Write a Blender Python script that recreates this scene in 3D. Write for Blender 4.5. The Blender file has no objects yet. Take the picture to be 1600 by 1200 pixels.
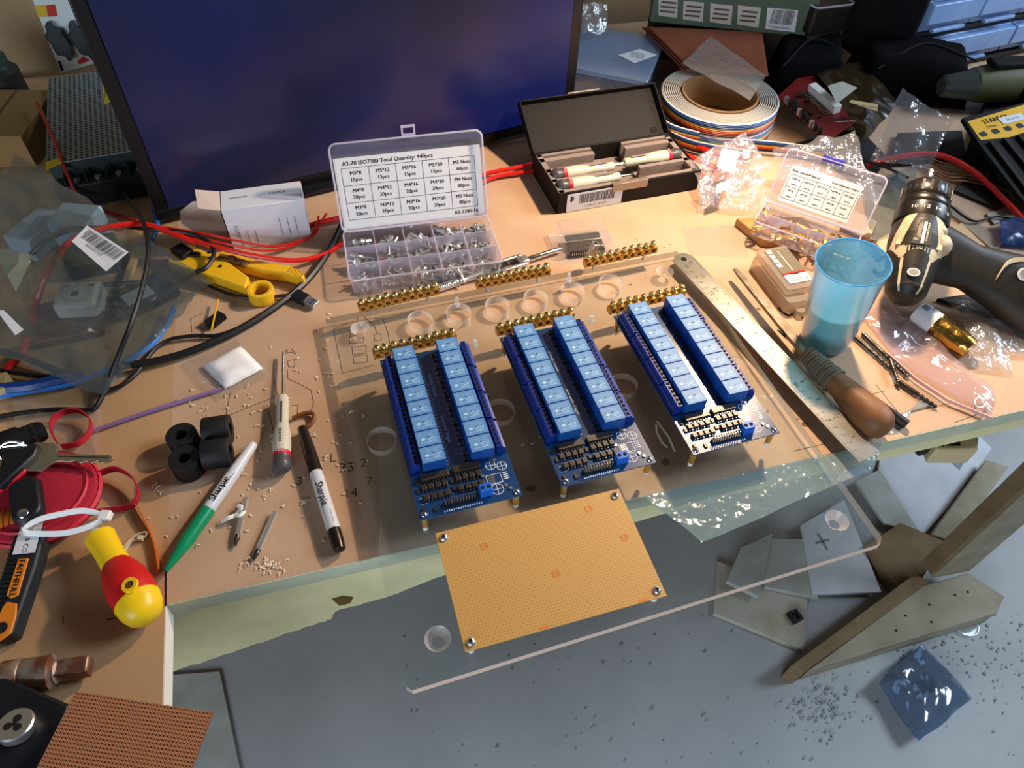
import bpy, math, random
from mathutils import Vector, Matrix, noise
C = bpy.context.scene
COL = C.collection
MM = 0.001
R = math.radians
# ---------------------------------------------------------------- camera
F_PX, TILT, ROLL, CAM_H = 1125.5, R(49.784), R(2.987), 571.0
fw = Vector((0, math.cos(TILT), -math.sin(TILT)))
up0 = Vector((0, math.sin(TILT), math.cos(TILT)))
rt0 = Vector((1, 0, 0))
rt = rt0 * math.cos(ROLL) + up0 * math.sin(ROLL)
up = up0 * math.cos(ROLL) - rt0 * math.sin(ROLL)
cd = bpy.data.cameras.new('camera'); cam = bpy.data.objects.new('camera', cd); COL.objects.link(cam)
cd.sensor_width = 36.0; cd.lens = 36.0 * F_PX / 1600.0; cd.clip_start = 0.02; cd.clip_end = 20
m = Matrix.Identity(4)
for i in range(3):
    m[i][0] = rt[i]; m[i][1] = up[i]; m[i][2] = -fw[i]
m.translation = Vector((0, 0, CAM_H * MM))
cam.matrix_world = m
C.camera = cam
# ---------------------------------------------------------------- light and exposure
C.view_settings.view_transform = 'Standard'; C.view_settings.look = 'None'
C.view_settings.gamma = 1; C.view_settings.use_curve_mapping = False
C.view_settings.exposure = 0.0
w = bpy.data.worlds.new('room'); C.world = w; w.use_nodes = True
w.node_tree.nodes['Background'].inputs[0].default_value = (0.72, 0.82, 1.0, 1)
w.node_tree.nodes['Background'].inputs[1].default_value = 0.075
def light(name, kind, loc, energy, color, target=None, **kw):
    l = bpy.data.lights.new(name, kind); l.energy = energy; l.color = color
    for k, v in kw.items(): setattr(l, k, v)
    o = bpy.data.objects.new(name, l); COL.objects.link(o); o.location = Vector(loc) * MM
    if target is not None:
        o.rotation_euler = (Vector(target) - Vector(loc)).to_track_quat('-Z', 'Y').to_euler()
    return o
# the warm desk lamp above the right rear of the bench, just out of the frame
light('desk_lamp_light', 'SPOT', (345, 820, 475), 24.5, (1.0, 0.73, 0.48), (130, 570, 0), spot_size=R(114), spot_blend=0.4, shadow_soft_size=0.02)
# cool daylight from the right, and a fill light added low in front
light('window_daylight', 'AREA', (2300, 1080, 1500), 66.0, (0.68, 0.83, 1.0), (500, 400, -500), shape='RECTANGLE', size=1.0, size_y=1.0)
light('front_fill', 'AREA', (-700, -1900, 450), 40.0, (0.76, 0.87, 1.0), (0, 300, -150), shape='RECTANGLE', size=1.5, size_y=1.0)  # added fill for upright faces and floor, source unseen

# ---------------------------------------------------------------- placing helpers (millimetres)
def ray(px, py):
    return fw * F_PX + rt * (px - 800) + up * (600 - py)
def at(px, py, z=0.0):
    d = ray(px, py); t = (z - CAM_H) / d.z
    return Vector((0, 0, CAM_H)) + d * t
def atp(px, py, p0, n):
    d = ray(px, py); o = Vector((0, 0, CAM_H)); t = (Vector(p0) - o).dot(n) / d.dot(n)
    return o + d * t
FR = at(258, 945, 0); _d = at(1370, 692, 0) - FR; TH = math.atan2(_d.y, _d.x)
AX = Vector((math.cos(TH), math.sin(TH), 0)); AY = Vector((-math.sin(TH), math.cos(TH), 0))
def bench(a, d, z=0.0): return FR + AX * a + AY * d + Vector((0, 0, z))
TOP = 12.0   # top face of the acrylic sheet
FLOOR = -850.0

# ---------------------------------------------------------------- mesh builder
class MB:
    def __init__(s): s.v = []; s.f = []; s.mi = []
    def add(s, vs, fs, M=None, mi=0):
        b = len(s.v)
        for p in vs:
            p = Vector(p); s.v.append(M @ p if M is not None else p)
        for f in fs: s.f.append([b + i for i in f]); s.mi.append(mi)
        return s
    def box(s, c, size, M=None, mi=0, rz=0.0):
        x, y, z = size[0] / 2, size[1] / 2, size[2] / 2
        T = Matrix.Translation(Vector(c)) @ Matrix.Rotation(rz, 4, 'Z')
        if M is not None: T = M @ T
        vs = [(-x, -y, -z), (x, -y, -z), (x, y, -z), (-x, y, -z), (-x, -y, z), (x, -y, z), (x, y, z), (-x, y, z)]
        return s.add(vs, [(0, 3, 2, 1), (4, 5, 6, 7), (0, 1, 5, 4), (1, 2, 6, 5), (2, 3, 7, 6), (3, 0, 4, 7)], T, mi)
    def prism(s, pts, z0, z1, M=None, mi=0, sc=1.0):
        n = len(pts); a = sum((p[0] * pts[(i + 1) % n][1] - pts[(i + 1) % n][0] * p[1]) for i, p in enumerate(pts))
        if a < 0: pts = list(reversed(pts))
        cx = sum(p[0] for p in pts) / n; cy = sum(p[1] for p in pts) / n
        vs = [(p[0], p[1], z0) for p in pts] + [(cx + (p[0] - cx) * sc, cy + (p[1] - cy) * sc, z1) for p in pts]
        fs = [tuple(reversed(range(n))), tuple(range(n, 2 * n))] + [(i, (i + 1) % n, n + (i + 1) % n, n + i) for i in range(n)]
        return s.add(vs, fs, M, mi)
    def cyl(s, p0, p1, r0, r1=None, n=12, M=None, mi=0, caps=True):
        if r1 is None: r1 = r0
        p0 = Vector(p0); p1 = Vector(p1); d = (p1 - p0).normalized()
        a = d.orthogonal().normalized(); b = d.cross(a)
        vs = []
        for p, r in ((p0, r0), (p1, r1)):
            for i in range(n):
                t = 2 * math.pi * i / n; vs.append(p + a * math.cos(t) * r + b * math.sin(t) * r)
        fs = [(i, (i + 1) % n, n + (i + 1) % n, n + i) for i in range(n)]
        if caps: fs += [tuple(reversed(range(n))), tuple(range(n, 2 * n))]
        return s.add(vs, fs, M, mi)
    def lathe(s, prof, n=24, M=None, mi=0, sx=1.0, sy=1.0, closed=False):
        # profile of (r, z) round the z axis
        vs = []; fs = []; k = len(prof)
        for r, z in prof:
            for i in range(n):
                t = 2 * math.pi * i / n; vs.append((max(r, 0.01) * math.cos(t) * sx, max(r, 0.01) * math.sin(t) * sy, z))
        for j in range(k - 1 + (1 if closed else 0)):
            j2 = (j + 1) % k
            for i in range(n): fs.append((j * n + i, j * n + (i + 1) % n, j2 * n + (i + 1) % n, j2 * n + i))
        if not closed:
            if prof[0][0] > 0.02: fs.append(tuple(reversed(range(n))))
            if prof[-1][0] > 0.02: fs.append(tuple(range((k - 1) * n, k * n)))
        return s.add(vs, fs, M, mi)
    def tube(s, pts, r, n=8, M=None, mi=0, flat=1.0, closed=False, twist=0.0):
        pts = [Vector(p) for p in pts]; k = len(pts); vs = []; fs = []; a = None
        for i, p in enumerate(pts):
            q0 = pts[i - 1] if (i > 0 or closed) else p
            q1 = pts[(i + 1) % k] if (i < k - 1 or closed) else p
            d = (q1 - q0).normalized()
            if a is None:
                a = d.cross(Vector((0, 0, 1)))
                if a.length < 0.1: a = d.orthogonal()
                a.normalize()
            else:
                a = (a - d * a.dot(d)); a = a.normalized() if a.length > 1e-6 else d.orthogonal().normalized()
            b = d.cross(a)
            rr = r[i] if isinstance(r, (list, tuple)) else r
            for j in range(n):
                t = 2 * math.pi * j / n + twist; vs.append(p + a * math.cos(t) * rr + b * math.sin(t) * rr * flat)
        for i in range(k - (0 if closed else 1)):
            i2 = (i + 1) % k
            for j in range(n): fs.append((i * n + j, i * n + (j + 1) % n, i2 * n + (j + 1) % n, i2 * n + j))
        if not closed: fs += [tuple(reversed(range(n))), tuple(range((k - 1) * n, k * n))]
        return s.add(vs, fs, M, mi)
    def ribbon(s, pts, wd, M=None, mi=0, z=None, th=0.0):
        # flat strip lying in the xy plane
        pts = [Vector(p) for p in pts]; vs = []; fs = []; k = len(pts)
        for i, p in enumerate(pts):
            d = pts[min(i + 1, k - 1)] - pts[max(i - 1, 0)]; d.z = 0
            a = Vector((-d.y, d.x, 0)); a = a.normalized() if a.length > 1e-6 else Vector((1, 0, 0))
            vs += [p + a * wd / 2, p - a * wd / 2]
        for i in range(k - 1): fs.append((2 * i, 2 * i + 1, 2 * i + 3, 2 * i + 2))
        return s.add(vs, fs, M, mi)
    def strap(s, pts, wd, th, M=None, mi=0, wdir=(0, 0, 1)):
        # a band standing on edge (width along wdir)
        pts = [Vector(p) for p in pts]; wv = Vector(wdir).normalized(); vs = []; fs = []; k = len(pts)
        for i, p in enumerate(pts):
            d = (pts[min(i + 1, k - 1)] - pts[max(i - 1, 0)]).normalized()
            a = d.cross(wv); a = a.normalized() if a.length > 1e-6 else Vector((1, 0, 0))
            for x, y in ((-1, -1), (1, -1), (1, 1), (-1, 1)): vs.append(p + a * x * th / 2 + wv * y * wd / 2)
        for i in range(k - 1):
            for j in range(4): fs.append((4 * i + j, 4 * i + (j + 1) % 4, 4 * i + 4 + (j + 1) % 4, 4 * i + 4 + j))
        fs += [(3, 2, 1, 0), tuple(4 * (k - 1) + j for j in range(4))]
        return s.add(vs, fs, M, mi)
    def sphere(s, c, r, n=10, M=None, mi=0, sc=(1, 1, 1), z0=-1.0, z1=1.0):
        k = max(3, n // 2); prof = []
        for j in range(k + 1):
            z = z0 + (z1 - z0) * j / k; t = math.asin(max(-1, min(1, z))) if False else z
            ang = math.asin(max(-1, min(1, z0))) + (math.asin(max(-1, min(1, z1))) - math.asin(max(-1, min(1, z0)))) * j / k
            prof.append((r * math.cos(ang), r * math.sin(ang)))
        T = Matrix.Translation(Vector(c)) @ Matrix.Diagonal(Vector(sc)).to_4x4()
        if M is not None: T = M @ T
        return s.lathe(prof, n, T, mi)
    def loft(s, rings, M=None, mi=0, caps=True):
        n = len(rings[0]); vs = [p for r_ in rings for p in r_]; fs = []
        for i in range(len(rings) - 1):
            for j in range(n): fs.append((i * n + j, i * n + (j + 1) % n, (i + 1) * n + (j + 1) % n, (i + 1) * n + j))
        if caps: fs += [tuple(reversed(range(n))), tuple(range((len(rings) - 1) * n, len(rings) * n))]
        return s.add(vs, fs, M, mi)
    def text(s, body, size, M, mi=0, align='CENTER', squeeze=1.0):
        vs, fs = glyphs(body, align)
        T = M @ Matrix.Diagonal(Vector((size * squeeze, size, size, 1)))
        return s.add(vs, fs, T, mi)
    def build(s, name, mat, parent=None, bevel=0.0, smooth=40, seg=2):
        me = bpy.data.meshes.new(name)
        me.from_pydata([tuple(p * MM) for p in s.v], [], s.f)
        for mt in (mat if isinstance(mat, (list, tuple)) else [mat]): me.materials.append(mt)
        for p, i in zip(me.polygons, s.mi): p.material_index = i
        if smooth:
            me.polygons.foreach_set('use_smooth', [True] * len(me.polygons))
            me.set_sharp_from_angle(angle=R(smooth))
        me.update()
        o = bpy.data.objects.new(name, me); COL.objects.link(o)
        if parent is not None: o.parent = parent
        if bevel:
            b = o.modifiers.new('bevel', 'BEVEL'); b.width = bevel * MM; b.segments = seg; b.limit_method = 'ANGLE'; b.angle_limit = R(35)
        return o
_gc = {}
def glyphs(body, align):
    k = (body, align)
    if k not in _gc:
        cu = bpy.data.curves.new('t', 'FONT'); cu.body = body; cu.align_x = align; cu.align_y = 'CENTER'; cu.resolution_u = 2
        ob = bpy.data.objects.new('t', cu)
        me = ob.to_mesh(); _gc[k] = ([v.co.copy() for v in me.vertices], [tuple(p.vertices) for p in me.polygons])
        ob.to_mesh_clear(); bpy.data.objects.remove(ob); bpy.data.curves.remove(cu)
    return _gc[k]
def TR(x=0, y=0, z=0, rz=0.0, rx=0.0, ry=0.0):
    return Matrix.Translation((x, y, z)) @ Matrix.Rotation(rz, 4, 'Z') @ Matrix.Rotation(ry, 4, 'Y') @ Matrix.Rotation(rx, 4, 'X')
def frame(A, B, upv=(0, 0, 1)):
    # x along A>B, z as near upv as it can be, origin at A
    A = Vector(A); B = Vector(B); x = (B - A).normalized(); y = Vector(upv).cross(x).normalized(); z = x.cross(y)
    M_ = Matrix.Identity(4)
    for i in range(3): M_[i][0] = x[i]; M_[i][1] = y[i]; M_[i][2] = z[i]
    M_.translation = A
    return M_
def tag(o, label=None, cat=None, group=None, kind=None):
    if label: o['label'] = label
    if cat: o['category'] = cat
    if group: o['group'] = group
    if kind: o['kind'] = kind
    return o
def thing(name, label, cat, loc=(0, 0, 0), rz=0.0, group=None, M=None):
    o = bpy.data.objects.new(name, None); COL.objects.link(o); o.empty_display_size = 0.01
    if M is not None:
        m2 = M.copy(); m2.translation = M.translation * MM; o.matrix_world = m2
    else:
        o.location = Vector(loc) * MM; o.rotation_euler = (0, 0, rz)
    return tag(o, label, cat, group)
_kids = {}
def kids(o):
    return [c for c in bpy.data.objects if c.parent == o]
def wbuild(mb, name, m_, t, **kw):
    # parts given in world millimetres, put under their thing
    T = t.matrix_world.copy() if t.matrix_world.translation.length > 1e-9 else Matrix.Translation(t.location) @ t.rotation_euler.to_matrix().to_4x4()
    T.translation = T.translation / MM; Ti = T.inverted(); mb.v = [Ti @ p for p in mb.v]
    return mb.build(name, m_, t, **kw)
def crumple(name, label, cat, cs, nu=14, nv=12, amp=6.0, puff=8.0, seed=1, m_=None, group=None, fscale=.035, parent=None, both=True, droop=None):
    # a thin bag laid over four corners: two skins puffed apart and creased
    c = sum(cs, Vector()) / 4
    t = parent if parent is not None else thing(name, label, cat, c, 0, group)
    mb = MB()
    for side in ((1, -1) if both else (1,)):
        vs = []
        for j in range(nv + 1):
            for i in range(nu + 1):
                u_, v_ = i / nu, j / nv
                p = cs[0].lerp(cs[1], u_).lerp(cs[3].lerp(cs[2], u_), v_)
                e_ = min(1, 4 * min(u_, 1 - u_, v_, 1 - v_) + .02)
                q = Vector((p.x * fscale, p.y * fscale, seed * 7.3))
                n1 = noise.noise(q); n2 = noise.noise(q * 2.7 + Vector((3, 1, seed))); rid = (1 - abs(noise.noise(q * 1.5 + Vector((0, 0, 9)))) * 2.2)
                dz = side * puff * (e_ ** .6) * (.6 + .4 * rid) if both else 0
                dz += amp * (n1 * .9 + n2 * .5 + rid * .35)
                dx = amp * .5 * noise.noise(q + Vector((11, 0, 0))); dy = amp * .5 * noise.noise(q + Vector((0, 17, 0)))
                edge = 1.2 if (i in (0, nu) or j in (0, nv)) else 1
                vs.append(p + Vector((dx * edge, dy * edge, dz)))
        fs = [(j * (nu + 1) + i, j * (nu + 1) + i + 1, (j + 1) * (nu + 1) + i + 1, (j + 1) * (nu + 1) + i) for j in range(nv) for i in range(nu)]
        mb.add(vs, fs)
    lowz = min(p.z for p in mb.v); fl = 0.4
    if c.z > -100 and lowz < fl:
        for p in mb.v:
            if p.z < fl: p.z = fl + (p.z - lowz) * .02
    wbuild(mb, 'film', m_ or F_bag, t, smooth=0 if False else 50)
    return t
def barcode(mb, M, w_, h_, seed=1):
    r_ = random.Random(seed); x = -w_ / 2
    while x < w_ / 2:
        b = r_.choice((.3, .5, .8, 1.1)); mb.box((x + b / 2, 0, 0), (b, h_, .04), M); x += b + r_.choice((.35, .5, .9))
def dup(o, loc=None, rz=None, label=None, group=None, M=None, parent=None, ch=None):
    if ch is None:
        ch = {}
        for c in bpy.data.objects:
            if c.parent: ch.setdefault(c.parent.name, []).append(c)
    c = o.copy(); COL.objects.link(c)
    if parent is not None: c.parent = parent
    for k in ch.get(o.name, []): dup(k, parent=c, ch=ch)
    if M is not None:
        m2 = M.copy(); m2.translation = M.translation * MM; c.matrix_world = m2
    elif loc is not None:
        c.location = Vector(loc) * MM
        if rz is not None: c.rotation_euler = (0, 0, rz)
    return tag(c, label, None, group)
def smooth_path(pts, k=8):
    pts = [Vector(p) for p in pts]
    if len(pts) < 3: return [pts[0].lerp(pts[-1], i / k) for i in range(k + 1)]
    q = [pts[0] * 2 - pts[1]] + pts + [pts[-1] * 2 - pts[-2]]; out = []
    for i in range(1, len(q) - 2):
        for j in range(k):
            t = j / k; a, b, c, d = q[i - 1], q[i], q[i + 1], q[i + 2]
            out.append(0.5 * ((2 * b) + (c - a) * t + (2 * a - 5 * b + 4 * c - d) * t * t + (3 * b - a - 3 * c + d) * t ** 3))
    return out + [pts[-1]]
def rrect(w_, h_, r, n=4, cx=0, cy=0):
    out = []
    for sx, sy, a0 in ((1, 1, 0), (-1, 1, 90), (-1, -1, 180), (1, -1, 270)):
        for i in range(n + 1):
            a = R(a0 + 90 * i / n); out.append((cx + sx * (w_ / 2 - r) + r * math.cos(a), cy + sy * (h_ / 2 - r) + r * math.sin(a)))
    return out

# ---------------------------------------------------------------- materials
def lin(h):
    h = h.lstrip('#'); c = [int(h[i:i + 2], 16) / 255 for i in (0, 2, 4)]
    return tuple(((x / 12.92) if x <= 0.04045 else ((x + 0.055) / 1.055) ** 2.4) for x in c) + (1,)
_mats = {}
def mat(name, col='#808080', rough=0.5, metal=0.0, col2=None, scale=60.0, bump=0.0, bscale=200.0, spec=0.5, coat=0.0, alpha=1.0, emit=0.0, detail=4.0, lo=0.35, hi=0.65, trans=0.0, ior=1.45, sss=0.0):
    if name in _mats: return _mats[name]
    m_ = bpy.data.materials.new(name); m_.use_nodes = True; nt = m_.node_tree; b = nt.nodes['Principled BSDF']
    b.inputs['Base Color'].default_value = lin(col); b.inputs['Roughness'].default_value = rough; b.inputs['Metallic'].default_value = metal
    b.inputs['Specular IOR Level'].default_value = spec; b.inputs['Coat Weight'].default_value = coat; b.inputs['Alpha'].default_value = alpha
    b.inputs['Transmission Weight'].default_value = trans; b.inputs['IOR'].default_value = ior
    if emit: b.inputs['Emission Color'].default_value = lin(col); b.inputs['Emission Strength'].default_value = emit
    tc = nt.nodes.new('ShaderNodeTexCoord')
    if col2:
        nz = nt.nodes.new('ShaderNodeTexNoise'); nz.inputs['Scale'].default_value = scale; nz.inputs['Detail'].default_value = detail
        rp = nt.nodes.new('ShaderNodeValToRGB'); rp.color_ramp.elements[0].position = lo; rp.color_ramp.elements[1].position = hi
        rp.color_ramp.elements[0].color = lin(col); rp.color_ramp.elements[1].color = lin(col2)
        nt.links.new(tc.outputs['Object'], nz.inputs['Vector']); nt.links.new(nz.outputs['Fac'], rp.inputs['Fac']); nt.links.new(rp.outputs['Color'], b.inputs['Base Color'])
    if bump:
        nz = nt.nodes.new('ShaderNodeTexNoise'); nz.inputs['Scale'].default_value = bscale; nz.inputs['Detail'].default_value = 3
        bp = nt.nodes.new('ShaderNodeBump'); bp.inputs['Strength'].default_value = bump; bp.inputs['Distance'].default_value = 0.001
        nt.links.new(tc.outputs['Object'], nz.inputs['Vector']); nt.links.new(nz.outputs['Fac'], bp.inputs['Height']); nt.links.new(bp.outputs['Normal'], b.inputs['Normal'])
    _mats[name] = m_
    return m_
def film(name, tint='#ffffff', haze=0.06, hazecol='#dfe6ee', rough=0.12, gloss=1.0, bump=0.0, bscale=60.0, ior=1.5):
    # thin clear plastic: transparent, fresnel gloss and a little milky haze
    if name in _mats: return _mats[name]
    m_ = bpy.data.materials.new(name); m_.use_nodes = True; nt = m_.node_tree; nt.nodes.clear()
    out = nt.nodes.new('ShaderNodeOutputMaterial'); tr = nt.nodes.new('ShaderNodeBsdfTransparent'); tr.inputs[0].default_value = lin(tint)
    df = nt.nodes.new('ShaderNodeBsdfDiffuse'); df.inputs[0].default_value = lin(hazecol)
    tl = nt.nodes.new('ShaderNodeBsdfTranslucent'); tl.inputs[0].default_value = lin(hazecol)
    hz = nt.nodes.new('ShaderNodeMixShader'); hz.inputs[0].default_value = 0.45
    nt.links.new(df.outputs[0], hz.inputs[1]); nt.links.new(tl.outputs[0], hz.inputs[2])
    mx = nt.nodes.new('ShaderNodeMixShader'); mx.inputs[0].default_value = haze
    nt.links.new(tr.outputs[0], mx.inputs[1]); nt.links.new(hz.outputs[0], mx.inputs[2])
    gl = nt.nodes.new('ShaderNodeBsdfGlossy'); gl.inputs['Roughness'].default_value = rough; gl.inputs[0].default_value = (gloss, gloss, gloss, 1)
    fr = nt.nodes.new('ShaderNodeFresnel')
    # a thin sheet reflects alike from both sides: undo the node's own inversion on back faces
    gm = nt.nodes.new('ShaderNodeNewGeometry'); im = nt.nodes.new('ShaderNodeMapRange')
    im.inputs['To Min'].default_value = ior; im.inputs['To Max'].default_value = 1 / ior
    nt.links.new(gm.outputs['Backfacing'], im.inputs['Value']); nt.links.new(im.outputs['Result'], fr.inputs['IOR'])
    m2 = nt.nodes.new('ShaderNodeMixShader'); nt.links.new(fr.outputs[0], m2.inputs[0]); nt.links.new(mx.outputs[0], m2.inputs[1]); nt.links.new(gl.outputs[0], m2.inputs[2])
    if bump:
        tc = nt.nodes.new('ShaderNodeTexCoord'); nz = nt.nodes.new('ShaderNodeTexNoise'); nz.inputs['Scale'].default_value = bscale
        bp = nt.nodes.new('ShaderNodeBump'); bp.inputs['Strength'].default_value = bump; bp.inputs['Distance'].default_value = 0.005
        nt.links.new(tc.outputs['Object'], nz.inputs['Vector']); nt.links.new(nz.outputs['Fac'], bp.inputs['Height'])
        nt.links.new(bp.outputs['Normal'], gl.inputs['Normal']); nt.links.new(bp.outputs['Normal'], fr.inputs['Normal'])
    nt.links.new(m2.outputs[0], out.inputs[0])
    _mats[name] = m_
    return m_
def dotmat(name, col, dot, pitch, rad, rough=0.5, bands=None, off=0.5, region=None):
    # a board drilled on a square grid: small dark holes, optional copper bands
    m_ = bpy.data.materials.new(name); m_.use_nodes = True; nt = m_.node_tree; b = nt.nodes['Principled BSDF']; b.inputs['Roughness'].default_value = rough
    N = nt.nodes.new; L = nt.links.new
    tc = N('ShaderNodeTexCoord'); sc = N('ShaderNodeVectorMath'); sc.operation = 'SCALE'; sc.inputs['Scale'].default_value = 1000 / pitch; L(tc.outputs['Object'], sc.inputs[0])
    fr_ = N('ShaderNodeVectorMath'); fr_.operation = 'FRACTION'; L(sc.outputs[0], fr_.inputs[0])
    sx = N('ShaderNodeSeparateXYZ'); L(fr_.outputs[0], sx.inputs[0])
    def mth(op, a, bb=None):
        n_ = N('ShaderNodeMath'); n_.operation = op
        for i, x in enumerate((a, bb)):
            if x is None: continue
            if isinstance(x, (int, float)): n_.inputs[i].default_value = x
            else: L(x, n_.inputs[i])
        return n_.outputs[0]
    dx = mth('SUBTRACT', sx.outputs[0], 0.5); dy = mth('SUBTRACT', sx.outputs[1], 0.5)
    d2 = mth('ADD', mth('MULTIPLY', dx, dx), mth('MULTIPLY', dy, dy)); isdot = mth('LESS_THAN', d2, (rad / pitch) ** 2)
    mix = N('ShaderNodeMix'); mix.data_type = 'RGBA'; mix.inputs[6].default_value = lin(col); mix.inputs[7].default_value = lin(dot); L(isdot, mix.inputs[0])
    src = mix.outputs[2]
    if bands:
        gap = mth('GREATER_THAN', mth('ABSOLUTE', dx), 0.40)
        m3 = N('ShaderNodeMix'); m3.data_type = 'RGBA'; L(gap, m3.inputs[0]); L(src, m3.inputs[6]); m3.inputs[7].default_value = lin(bands); src = m3.outputs[2]
    L(src, b.inputs['Base Color'])
    return m_

M_black = mat('black_plastic', '#15151a', 0.45)
M_blackm = mat('matte_black', '#09090a', 0.75, bump=0.2, spec=0.25)
M_rubber = mat('black_rubber', '#101012', 0.6, bump=0.4, bscale=400)
M_steel = mat('steel', '#d4d4d0', 0.3, 0.9, bump=0.05)
M_steeld = mat('dark_steel', '#6f6a62', 0.4, 1.0, col2='#4a4540', scale=90, bump=0.2)
M_chrome = mat('chrome', '#e0e0e0', 0.12, 1.0)
M_brass = mat('brass', '#d8a850', 0.38, 0.65, col2='#c09040', scale=300)
M_brassw = mat('plated_screws', '#e0cc8c', 0.25, 0.8)
M_dark = mat('dark_hole', '#0a0806', 0.9)
M_paper = mat('white_paper', '#d2d2d4', 0.7)
M_ink = mat('ink', '#16161c', 0.7)
M_white = mat('white_plastic', '#e6e6e2', 0.4)
M_red = mat('red_wire', '#c81c14', 0.35)
M_bluec = mat('blue_cable', '#1d5fa8', 0.4)
M_cable = mat('black_cable', '#141416', 0.42)
F_film = film('clear_film', haze=0.07, rough=0.10)
F_bag = film('clear_bag', haze=0.12, rough=0.14, gloss=0.9, bump=0.8, bscale=90, ior=1.7)
F_bagp = film('pink_bag', tint='#fffafa', haze=0.20, hazecol='#e8dce4', rough=0.12, bump=0.7, bscale=50, ior=1.7)
F_bagg = film('grey_bag', tint='#dde4e4', haze=0.10, hazecol='#a8b4b8', rough=0.10, bump=1.0, bscale=30, ior=1.75)
F_box = film('clear_box', tint='#f4f4fa', haze=0.22, hazecol='#d8d8e8', rough=0.15)
F_boxb = film('blue_clear_box', tint='#dce8f4', haze=0.42, hazecol='#b4cae8', rough=0.15, ior=1.7)
# ================================================================ the setting
M_floor = mat('painted_concrete', '#b2b4b4', 0.62, col2='#a2a4a4', scale=5, bump=0.25, bscale=120, lo=0.3, hi=0.7)
M_wall = mat('beige_wall', '#a08560', 0.8, col2='#8f7656', scale=12, bump=0.15)
M_bench = mat('bench_board', '#c4a284', 0.55, col2='#b39074', scale=11, bump=0.12, bscale=300, lo=0.4, hi=0.8, spec=0.3)
M_benchl = mat('bench_board_left', '#c29a70', 0.6, col2='#b08a64', scale=7, bump=0.12, bscale=300, lo=0.3, hi=0.8, spec=0.3)
M_edge = mat('pale_board_edge', '#ccd0b4', 0.75, col2='#bec2a4', scale=30, bump=0.3)
M_apron = mat('yellow_board', '#f6eab4', 0.8, col2='#e6dea8', scale=22, bump=0.5, bscale=60)
M_timber = mat('timber', '#a59c86', 0.7, col2='#8f866e', scale=14, bump=0.3)
M_timberd = mat('timber_brown', '#8a7452', 0.75, col2='#75603f', scale=14, bump=0.3)
M_panel = mat('white_panel', '#d6dae0', 0.5, col2='#c8ccd0', scale=12)
M_panelg = mat('grey_panel', '#b8bcb6', 0.6, col2='#a8aaa2', scale=16)
M_tile = mat('old_tile', '#c0bcac', 0.5, col2='#a89880', scale=14, bump=0.2, lo=0.45, hi=0.75)
o = MB().box((200, 600, FLOOR - 10), (5200, 4600, 20)).build('floor', M_floor, smooth=0); tag(o, kind='structure')
wb = MB(); Mw = frame(bench(-1800, 962, 0), bench(2600, 962, 0)); wb.box((2200, 20, 300), (4400, 40, 2300), Mw)
tag(wb.build('wall_back', M_wall, smooth=0), kind='structure')

Mb = frame(bench(0, 0, 0), bench(1000, 0, 0))
TK = 20.0
t = thing('workbench_top', 'wide sawdust-strewn brown board bench top carrying the relay boards', 'workbench', M=Mb)
MB().box((899.9, 470, -TK / 2), (1800, 940, TK)).build('top_board', M_bench, t, smooth=0)
MB().box((899.9, -0.4, -TK / 2), (1800, 0.8, TK - 0.6)).build('front_edge', M_edge, t, smooth=0)
# pencil and pen drawings on the board (flat marks)
Mi = Mb.inverted(); M_pen = mat('pencil', '#5a4638', 0.9)
def pencil(pts, wd=0.7, closed=False):
    pk = MB(); q = [Mi @ at(x, y, 0.0) for x, y in pts]
    if closed: q.append(q[0])
    for i in range(len(q) - 1):
        pk.ribbon([(q[i].x, q[i].y, 0.12), (q[i + 1].x, q[i + 1].y, 0.12)], wd)
    pk.build('pencil_line', M_pen, t, smooth=0)
pencil([(521, 515), (535, 583), (583, 571)]); pencil([(521, 515), (545, 505)])
for (x, y) in ((556, 531), (560, 548), (562, 562)):
    pencil([(x - 10, y - 5), (x + 12, y - 8), (x + 12, y + 4), (x - 9, y + 6)], closed=True)
for (x, y) in ((552, 520), (590, 527), (455, 568)):
    pencil([(x - 6, y - 4), (x + 5, y - 6), (x + 6, y + 4), (x - 4, y + 6)], closed=True)
pencil([(558, 492), (561, 515)]); pencil([(568, 495), (584, 507), (590, 523)]); pencil([(598, 497), (606, 520), (609, 537)])
pencil([(585, 498), (600, 497)]); pencil([(449, 577), (450, 592), (470, 601), (486, 610), (490, 630), (485, 645)])
pencil([(355, 650), (430, 620)]); pencil([(360, 613), (352, 652)]); pencil([(419, 642), (430, 682)]); pencil([(428, 590), (434, 620)])
pencil([(455, 634), (466, 633), (464, 650)]); pencil([(300, 520), (298, 497), (318, 489)]); pencil([(440, 553), (455, 550), (462, 553), (455, 545)])
pencil([(1368, 600), (1406, 648), (1440, 640), (1495, 628)]); pencil([(1240, 705), (1290, 693)]); pencil([(1335, 622), (1382, 611)]); pencil([(1492, 660), (1550, 640)])
pencil([(1300, 690), (1415, 667)], 0.5)
def bench_text(s_, x, y, size):
    p = Mi @ at(x, y, 0); MB().text(s_, size, TR(p.x, p.y, 0.14, R(-6))).build('pencil_figure', M_pen, t, smooth=0)
for s_, x, y, z_ in (('33', 542, 731, 15), ('2', 568, 724, 13), ('14', 548, 771, 13), ('7', 577, 752, 12), ('3', 468, 752, 12), ('L', 520, 716, 14), ('S', 448, 550, 8)):
    bench_text(s_, x, y, z_)
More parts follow.
